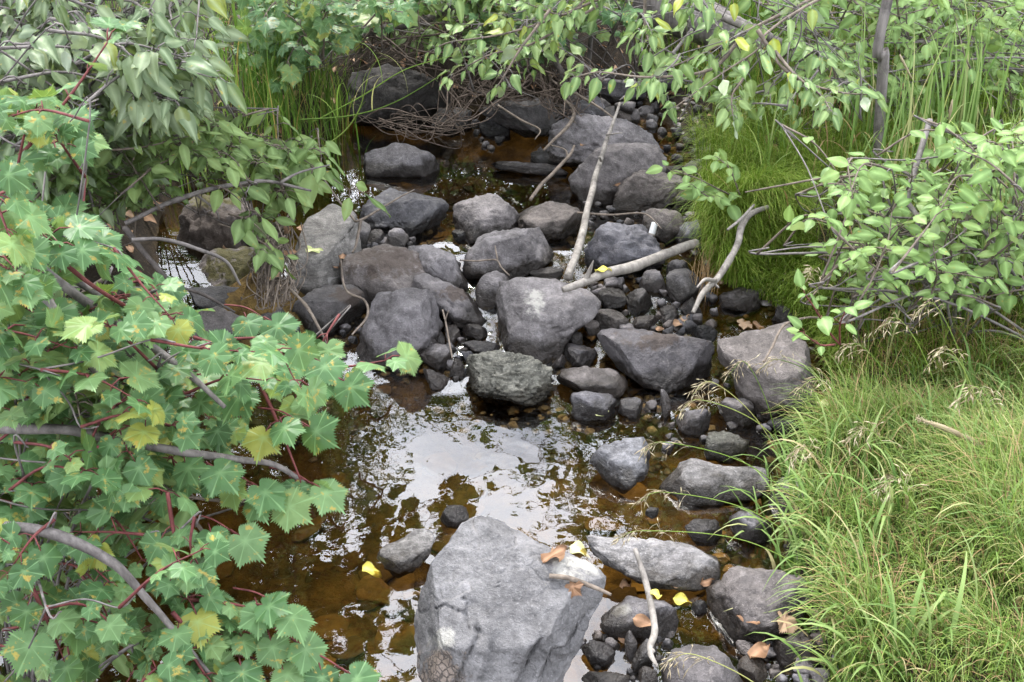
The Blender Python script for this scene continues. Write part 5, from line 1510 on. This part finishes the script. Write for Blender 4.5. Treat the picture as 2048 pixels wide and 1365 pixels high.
def clump(name, label, group, base, n, hr, wr, leanr, mat, azm=None, azs=3.0, spread=0.04, cat='grass clump'):
    q = np.array(base)[None] + rng.normal(size=(n, 3)) * np.array([spread, spread, 0])
    q[:, 2] = terrain(q[:, 0], q[:, 1]) - 0.01
    az = rng.uniform(0, 6.28, n) if azm is None else azm + rng.normal(size=n) * azs
    loc = q.mean(0)
    V, F, al = blades(q - loc, rng.uniform(*hr, n), rng.uniform(*wr, n), az, rng.uniform(*leanr, n), 9, 1.7)
    o = link(name, None, None, loc)
    tag(o, label, cat, group)
    per = 10 * 2
    for k in range(n):                       # each blade is a part
        if k >= 60: break
        sl = slice(k * per, (k + 1) * per)
        link('blade', make_mesh('blade', V[sl], F[:9], [M[mat]], True, {'along': al[sl]}), o)
    return o

GW_GROUP = 'broad bladed grass clumps of the near right bank'
for (px, py, n, lb) in [
    (1545, 1015, 16, 'arching clump of broad grass right of the saddle shaped stone'), (1600, 1080, 22, 'dense clump of broad grass above the lower right boulder'),
    (1640, 1180, 30, 'large clump of broad grass right of the lower right boulder'), (1655, 1290, 24, 'clump of broad grass beside the brownish lower right stone'),
    (1600, 960, 16, 'clump of broad blades at the water edge below the bank boulder'), (1700, 980, 18, 'upright clump of broad blades below the pale seed spike'),
    (1760, 1060, 14, 'sparse broad blades in the middle of the near bank grass'), (1850, 940, 14, 'broad blades under the tip of the pale seed spike'),
    (1960, 820, 16, 'tall blades right of the pale seed spike'), (1730, 1370, 24, 'clump of broad grass at the bottom edge of the bank'),
    (1880, 1300, 10, 'few broad blades at the bottom right of the picture'), (1990, 1120, 10, 'few broad blades at the right edge of the picture')]:
    b = GT(px, py)
    clump('grass_clump', lb, GW_GROUP, b, int(n * 1.4), (0.13, 0.30), (0.006, 0.013), (1.1, 3.0), 'broad', math.pi * 0.95, 1.2, 0.045)
TG = 'tall grass blades of the right bank'
for (px, py, n, lb) in [(1950, 640, 12, 'tall upright grass stems at the right edge beside the dogwood'), (1985, 560, 12, 'tall bright grass blades at the far right edge'), (1840, 330, 10, 'tall blades between the grey trunk and the dogwood'),
                        (1930, 300, 12, 'tall blades behind the dogwood at the upper right'), (1700, 330, 8, 'few blades left of the foot of the grey trunk'), (1790, 420, 8, 'tall blades right of the foot of the grey trunk')]:
    b = GT(px, py)
    clump('tall_grass', lb, TG, b, n * 2, (0.35, 0.66), (0.006, 0.012), (0.1, 1.0), 'broad', math.pi * 0.8, 1.2, 0.06)
LG = 'tall grass at the upper left of the brook'
for (px, py, n, lb) in [(540, 310, 58, 'tallest sedge clump left of the upper pool'), (600, 290, 58, 'tall sedge clump nearest the upper pool'), (560, 240, 58, 'sedge clump in the middle of the tall grass, upper left'),
                        (650, 235, 50, 'sedge clump bending towards the bedrock block'), (500, 220, 50, 'sedge clump behind the poplar leaves at the upper left'), (620, 180, 58, 'back sedge clump at the top of the left bank'),
                        (690, 300, 14, 'thin sedge clump at the water left of the pool boulder'), (480, 330, 44, 'sedge clump beside the poplar leaves, left')]:
    b = GT(px, py)
    if sdf(np.array([b[0]]), np.array([b[1]]))[0] < 0.02:
        b = b + np.array([-0.12, 0, 0])
    clump('sedge_clump', lb, LG, b, n, (0.25, 0.62), (0.004, 0.008), (0.2, 2.1), 'sedge', 0.0, 1.8, 0.08)
made = []
q = ground_pts(46, (0.5, 2.6, 2.1, 4.6), [(1440, 260), (1700, 200), (2060, 260), (2060, 740), (1720, 760), (1640, 640), (1480, 560), (1420, 470)], 0.04)
for b in q:
    o = clump('grass_tuft', 'tuft', 'loose grass tufts on the right bank', b, int(rng.integers(5, 12)), (0.16, 0.42), (0.004, 0.009), (0.4, 2.2), ['broad', 'grass', 'grass', 'strawdry'][int(rng.integers(4))], math.pi * 0.9, 1.5, 0.05, 'grass tuft')
    made.append((proj(b)[0], proj(b)[1], o))
made.sort(key=lambda a: (int(a[1] // 110), a[0]))
rows = {}
for px, py, o in made:
    rows.setdefault(int(py // 110), []).append(o)
RN = ['uppermost', 'second', 'third', 'fourth', 'fifth', 'sixth', 'seventh', 'eighth']
for i, r in enumerate(sorted(rows)):
    for k, o in enumerate(rows[r]):
        o['label'] = 'loose grass tuft, %s from the left in the %s row down the right bank' % (ORD[k], RN[i])
b = GT(1395, 610); b[2] += 0.0
clump('dead_tuft', 'tuft of dead orange brown grass beside the tall dark stone', None, b + np.array([0.02, 0.06, 0]), 60, (0.12, 0.26), (0.002, 0.004), (0.1, 1.5), 'strawdry', None, 3, 0.022)

# ------------------------------------------------------------------ seed heads
def panicle(base, tip, nod, label, n=26, head=0.45, group='drooping grass seed heads over the right bank'):
    base, tip = np.asarray(base, float), np.asarray(tip, float)
    L = np.linalg.norm(tip - base)
    m = base * 0.5 + tip * 0.5 + np.array([0, 0, 0.12 * L])
    c = catmull([base, m, tip, tip + np.asarray(nod)], 10)
    o = empty('grass_seed_head', base, label, 'grass', group)
    g_ = Geo(); g_.tube(c, [0.0014, 0.0011, 0.0007], 4, along=0.2)
    link('stalk', g_.mesh('stalk', [M['grass']], base), o)
    s_ = Geo()
    N = len(c)
    for k in range(n):
        f = (1 - head * (1 - k / n)) * (N - 1); i = min(int(f), N - 2)
        p = c[i] + (c[i + 1] - c[i]) * (f - i)
        d = unit(rng.normal(size=3) * np.array([1, 0.7, 0.4]) + unit(c[i + 1] - c[i]) * 0.9)
        l1 = 0.03 * (1 - 0.6 * k / n) * rng.uniform(0.5, 1.4)
        e = p + d * l1 - np.array([0, 0, 0.25 * l1])
        s_.tube([p, (p + e) / 2 + [0, 0, 0.004], e], [0.0005, 0.0004], 3, along=0.1)
        dd = unit(d * 0.6 + np.array([0, 0, -0.7]) + rng.normal(size=3) * 0.25)
        e2 = e + dd * 0.017 * rng.uniform(0.7, 1.3)
        s_.tube([e, e * 0.6 + e2 * 0.4, e2], [0.0005, 0.0014, 0.0003], 4, along=0.6)
    k = link('spikelets', s_.mesh('spikelets', [M['seed']], base), o)
    k['kind'] = 'stuff'
for (bx, by, tx, ty, Yo, nod, lb) in [
    (1585, 960, 1425, 765, 0.0, (-0.05, -0.01, -0.03), 'seed head arching left in front of the long mottled slab'),
    (1565, 920, 1490, 725, 0.0, (-0.04, -0.01, -0.03), 'seed head in front of the left side of the biggest bank boulder'),
    (1610, 940, 1400, 800, -0.03, (-0.05, -0.01, -0.03), 'low arching seed head before the rounded block with a scratch'),
    (1668, 860, 1630, 560, 0.0, (-0.015, 0, 0.03), 'erect seed head above the seedling'),
    (1740, 860, 1560, 720, 0.0, (-0.05, 0, -0.03), 'pale seed head over the middle of the biggest bank boulder'),
    (1830, 900, 1720, 690, 0.0, (-0.05, 0, -0.03), 'seed head drooping right of the seedling'),
    (1900, 900, 1800, 640, 0.0, (-0.05, 0, -0.03), 'seed head below the dogwood shrub'),
    (1960, 920, 1870, 610, 0.0, (-0.04, 0, -0.03), 'seed head under the right part of the dogwood shrub'),
    (1990, 980, 1900, 700, 0.0, (-0.04, 0, -0.04), 'seed head left of the tall blades at the right edge'),
    (1780, 960, 1640, 760, 0.0, (-0.05, 0, -0.03), 'seed head beside the big faded leaf'),
    (1660, 1130, 1330, 985, 0.0, (-0.06, -0.01, -0.02), 'long seed head lying out over the water below the saddle shaped stone'),
    (1680, 1180, 1290, 1062, 0.0, (-0.06, -0.01, -0.015), 'long seed head over the long flat pale stone'),
    (1640, 1040, 1330, 885, 0.0, (-0.05, -0.01, -0.02), 'seed head pointing at the three sided stone'),
    (1760, 1180, 1620, 900, 0.0, (-0.04, 0, -0.02), 'seed head over the grass right of the saddle shaped stone'),
    (1850, 1100, 1740, 860, 0.0, (-0.04, 0, -0.03), 'seed head left of the tip of the pale seed spike'),
    (2020, 1150, 1960, 780, 0.0, (-0.04, 0, -0.03), 'seed head above the pale seed spike'),
    (1860, 1240, 1800, 960, 0.0, (-0.04, 0, -0.03), 'seed head in the middle of the near bank grass'),
    (1640, 1500, 1390, 1310, 0.0, (-0.05, 0, -0.02), 'seed head at the bottom edge over the grey boulder')]:
    b = GT(bx, by)
    panicle(b, P(tx, ty, b[1] + 0.03 + Yo), nod, lb)
for pts, lb in [([(625, 245, 3.75), (720, 195, 3.7), (810, 140, 3.65), (905, 112, 3.6)], 'long grass stalk arching over the bedrock block'),
                ([(600, 240, 3.7), (700, 232, 3.6), (790, 205, 3.5), (900, 140, 3.4)], 'lower long grass stalk crossing before the far bank'),
                ([(640, 300, 3.6), (690, 262, 3.5), (720, 215, 3.45), (735, 160, 3.4)], 'bright green grass stalk standing left of the bedrock block')]:
    c = catmull(W3(pts), 8)
    o = empty('grass_stalk', c[0], lb, 'grass', 'single grass stalks at the upper left')
    g_ = Geo(); g_.tube(c, [0.0028, 0.0022, 0.0012], 5, along=0.3); link('stalk', g_.mesh('stalk', [M['grass']], c[0]), o)
    for k in range(3):
        p = c[6 + 6 * k]; V, F, al = blades(np.array([p]) - c[0], np.array([0.2]), np.array([0.007]), np.array([rng.uniform(0, 6.28)]), np.array([1.6]), 8)
        link('blade', make_mesh('blade', V, F, [M['grass']], True, {'along': al}), o)
b = GT(2060, 1010)
tip = P(1832, 836, b[1] + 0.04); s0 = P(1985, 903, b[1] + 0.04)
o = empty('seed_spike', b, 'thick pale cylindrical seed spike leaning left over the bright grass', 'grass')
g_ = Geo(); g_.tube(catmull([b, P(2040, 930, b[1] + 0.03), s0], 8), [0.002, 0.0016], 5, along=0.2)
link('stalk', g_.mesh('stalk', [M['grass']], b), o)
g_ = Geo(); g_.tube(catmull([s0, (s0 + tip) / 2 + [0, 0, 0.006], tip], 10), [0.003, 0.0055, 0.006, 0.005, 0.002], 8, 0.35, 3, along=0.5)
for k in range(260):
    f = rng.random(); p = s0 + (tip - s0) * f + np.array([0, 0, 0.006 * 4 * f * (1 - f)]); d = unit(rng.normal(size=3) + unit(tip - s0) * 0.8)
    g_.tube([p, p + d * 0.006, p + d * 0.010], [0.0009, 0.0009, 0.0002], 3, along=0.7)
link('spike', g_.mesh('spike', [M['seed']], b), o)
for (px, py, tx, ty, lb) in [(1850, 420, 1905, 200, 'tan seed spike among the right bank leaves'), (1890, 360, 1800, 110, 'slim seed spike left of the dry brown leaf, top right'), (1960, 400, 1985, 215, 'tan seed spike at the upper right edge')]:
    b = GT(px, py); tip = P(tx, ty, b[1] - 0.1)
    o = empty('slim_seed_spike', b, lb, 'grass', 'slim seed spikes at the upper right')
    c = catmull([b, (b + tip) / 2 + [0.01, 0, 0.02], tip], 10)
    g_ = Geo(); g_.tube(c, [0.0018, 0.0012], 4, along=0.3); link('stalk', g_.mesh('stalk', [M['grass']], b), o)
    g_ = Geo(); g_.tube(c[-5:], [0.003, 0.005, 0.002], 7, 0.3, 5, along=0.9); link('spike', g_.mesh('spike', [M['seed']], b), o)

# leaf litter: dead leaves nobody could count
q = np.vstack([ground_pts(2200, (-4.0, 4.0, 1.0, 7.0), [(-60, -60), (2110, -60), (2110, 1420), (-60, 1420)], 0.02)])
q = q[~((q[:, 0] > 0.4) & (q[:, 1] < 4.0)) | (rng.random(len(q)) < 0.25)]
g_ = Geo()
lm = [strip_leaf('leaf', 'dead', 0.3, 0.7, 3, 0.4, 0.3, 2.0, s, 5) for s in range(4)]
for k, p in enumerate(q):
    V, Q, T, A = mesh_arrays(lm[k % 4])
    a = rng.uniform(0, 6.28); y = unit([math.cos(a), math.sin(a), rng.normal() * 0.25]); n = unit(np.array([0, 0, 1.0]) + rng.normal(size=3) * 0.3)
    x = unit(np.cross(y, n)); n = np.cross(x, y); sz = rng.uniform(0.025, 0.06)
    g_.add((V[:, :1] * x + V[:, 1:2] * y + V[:, 2:] * n) * sz + p + [0, 0, 0.008], Q, T, vein=A)
o = link('leaf_litter', g_.mesh('leaf_litter', [M['dead']])); o['kind'] = 'stuff'; tag(o, 'dry brown leaf litter scattered on the banks', 'leaves')

# ------------------------------------------------------------------ trees round the clearing (their crowns and the sky between them stand in the water's mirror; some are added for the light)
def tree(x, y, H, spread, label, seed, n=3800, low=0.25, size=0.10, lean=(0, 0), group='trees behind the brook'):
    r = np.random.default_rng(seed)
    z0 = Tz(x, y)
    o = empty('tree', (x, y, z0), label, 'tree', group)
    g_ = Geo()
    top = np.array([lean[0], lean[1], H])
    c = catmull([(0, 0, -0.1), top * 0.33 + r.normal(size=3) * 0.08, top * 0.66 + r.normal(size=3) * 0.1, top], 8)
    g_.tube(c, [0.03 * H / 2.5, 0.022 * H / 2.5, 0.012 * H / 2.5, 0.004], 9, 0.08)
    tips = []
    for k in range(34):
        f = low + (1 - low) * r.random() ** 0.8
        i = min(int(f * (len(c) - 1)), len(c) - 2)
        p = c[i]
        a = r.uniform(0, 6.28)
        Lb = spread * (1.05 - 0.75 * (f - low) / (1 - low)) * r.uniform(0.6, 1.1)
        e = p + np.array([math.cos(a) * Lb, math.sin(a) * Lb, Lb * r.uniform(-0.1, 0.6)])
        m_ = (p + e) / 2 + [0, 0, 0.12 * Lb]
        b_ = catmull([p, m_, e], 6)
        g_.tube(b_, [0.014, 0.008, 0.003], 5)
        for q_ in b_[3:]:
            tips.append(q_)
    link('trunk', g_.mesh('trunk', [M['darkbark']]), o)
    tips = np.array(tips)
    cl = tips[r.integers(len(tips), size=n)] + r.normal(size=(n, 3)) * np.array([0.17, 0.17, 0.13]) * spread
    y_ = r.normal(size=(n, 3)) * [1, 1, 0.5] - [0, 0, 0.5]; y_ /= np.linalg.norm(y_, axis=1)[:, None]
    nn = r.normal(size=(n, 3)) * 0.7 + [0, 0, 0.9]
    nn -= y_ * np.sum(nn * y_, 1)[:, None]; nn /= np.linalg.norm(nn, axis=1)[:, None]
    x_ = np.cross(y_, nn)
    s_ = (size * r.uniform(0.7, 1.3, n))[:, None]
    prof = [(0, 0, 0), (0.33, 0.38, 0.05), (0, 1.0, -0.1), (-0.33, 0.38, 0.05), (0, 0.4, -0.03)]
    V = np.stack([cl + (x_ * a + y_ * b + nn * c_) * s_ for a, b, c_ in prof], 1).reshape(-1, 3)
    i = np.arange(n)[:, None] * 5
    F = np.concatenate([i + np.array([[0, 1, 4]]), i + np.array([[1, 2, 4]]), i + np.array([[2, 3, 4]]), i + np.array([[3, 0, 4]])]).astype(np.int32)
    k = link('crown', make_mesh('crown', V, F, [M['canopy']], True, {'vein': np.zeros(len(V))}), o)
    k['kind'] = 'stuff'

for k, (x, y, H, sp_, lb) in enumerate([(-1.7, 7.0, 1.5, 0.8, 'low leafy bush added beyond the far bank, left'), (-0.6, 7.6, 1.6, 0.85, 'low leafy bush added straight beyond the far bank'), (0.35, 7.2, 1.5, 0.8, 'low leafy bush added beyond the far bank, right of the middle'), (1.25, 7.8, 1.7, 0.9, 'low leafy bush added behind the fallen trunk'), (-2.7, 6.4, 1.6, 0.8, 'low leafy bush added behind the tall sedge')]):
    tree(x, y, H, sp_, lb, 150 + k, 2600, 0.04, 0.075, (0, 0), 'low bushes added beyond the far bank')  # added bushes out of view: they block the sky's mirror in the upper pool
for k, (x, y, H, sp_, lean, n, lb) in enumerate([
    (-2.9, 8.2, 4.3, 1.4, (0, 0), 3800, 'leafy tree behind the left bank'), (1.9, 7.6, 5.4, 1.5, (0.2, 0), 4600, 'leafy tree behind the fallen trunk'),
    (-0.6, 10.5, 2.8, 1.4, (0, 0), 4600, 'low tree at the end of the brook'), (4.2, 7.2, 6.0, 1.7, (0, 0), 4200, 'tree right of the fallen trunk'),
    (-4.6, 6.8, 6.2, 1.7, (0.3, 0), 4200, 'tree behind the tall poplar bush'), (3.0, 10.5, 6.8, 1.8, (0, 0), 4600, 'tall tree farther up the right slope'),
    (-2.6, 12.0, 5.6, 1.7, (0, 0), 4600, 'tall tree farther up the left slope'), (-4.4, 3.2, 5.5, 1.5, (0.4, 0), 3600, 'tree on the left bank beside the bushes'),
    (4.6, 3.6, 5.5, 1.5, (-0.3, 0), 3600, 'tree on the right bank beyond the dogwood'), (0.9, 14.0, 5.2, 2.0, (0, 0), 4600, 'distant tree above the brook'),
    (-2.6, -2.2, 6.5, 2.2, (0.5, 0.3), 5000, 'unseen tree added downstream on the left to shade the stones'), (2.8, -2.4, 6.5, 2.2, (-0.5, 0.3), 5000, 'unseen tree added downstream on the right to shade the stones'), (0.2, -4.6, 7.5, 2.4, (0, 0.5), 5000, 'unseen tall tree added far downstream to shade the stones')]):  # downstream trees: added behind the camera to darken the stones' fronts
    tree(x, y, H, sp_, lb, 50 + k, n, 0.22, 0.11, lean)

# overhanging alder: its branches arch above the picture and are seen only in the pool
ad = Plant('alder', 'tall alder on the left bank whose branches arch over the pool', 'tree', (-1.7, 3.7, Tz(-1.7, 3.7)), 'maple', 'darkbark', None, 31)
ad.branch(np.array([ad.base, ad.base + [0.1, 0.0, 1.0], ad.base + [0.2, 0.05, 2.0], ad.base + [0.4, 0.1, 3.4]]), [0.035, 0.03, 0.022, 0.012], 'darkbark', 9, 'trunk')
for k in range(36):
    h = ad.r.uniform(0.9, 1.7)
    st = ad.base + [0.1 * h, 0.03 * h, h]
    e = np.array([-0.08 - 1.1 * ad.r.random() ** 1.6, ad.r.uniform(2.7, 4.1), 0])
    e[2] = max(1.25 - 0.2126 * (e[1] - 3.0) + 0.1, min(st[2], 1.5) + ad.r.uniform(-0.3, 0.2))
    c = ad.branch(np.array([st, (st + e) / 2 + [0, 0, 0.12], e]), [0.009, 0.005, 0.0022], 'darkbark', 5)
    ad.leafy(c, 0.35, 6, 0.085, True, 0.3, face=0.0)
    for j in range(2):
        f = ad.r.uniform(0.4, 0.9); p = c[int(f * (len(c) - 1))]
        ad.shoot(p, p + ad.r.normal(size=3) * [0.2, 0.25, 0.05] + [0.08, 0, 0.05], 0.08, 3, 0.002, droop=0.2, face=0.0)
ad.finish(0)

ar = Plant('alder', 'alder on the right bank whose twigs hang over the far end of the pool', 'tree', (1.75, 5.3, Tz(1.75, 5.3)), 'smallleaf', 'darkbark', None, 37)
ar.branch(np.array([ar.base, ar.base + [-0.1, 0.05, 0.9], ar.base + [-0.2, 0.0, 2.0], ar.base + [-0.3, 0.1, 3.3]]), [0.035, 0.03, 0.022, 0.012], 'darkbark', 9, 'trunk')
for k in range(38):
    h = ar.r.uniform(0.9, 2.4)
    st = ar.base + [-0.1 * h, 0.0, h]
    e = np.array([ar.r.uniform(-0.15, 0.95), ar.r.uniform(4.4, 5.4), ar.r.uniform(1.35, 2.5)])
    c = ar.branch(np.array([st, (st + e) / 2 + [0, 0, 0.12], e]), [0.009, 0.005, 0.0022], 'darkbark', 5)
    ar.leafy(c, 0.35, 7, 0.095, True, 0.3, face=0.0)
    for j in range(3):
        f = ar.r.uniform(0.4, 0.95); p = c[int(f * (len(c) - 1))]
        ar.shoot(p, p + ar.r.normal(size=3) * [0.2, 0.25, 0.12], 0.09, 4, 0.002, droop=0.3, face=0.0)
ar.finish(0)
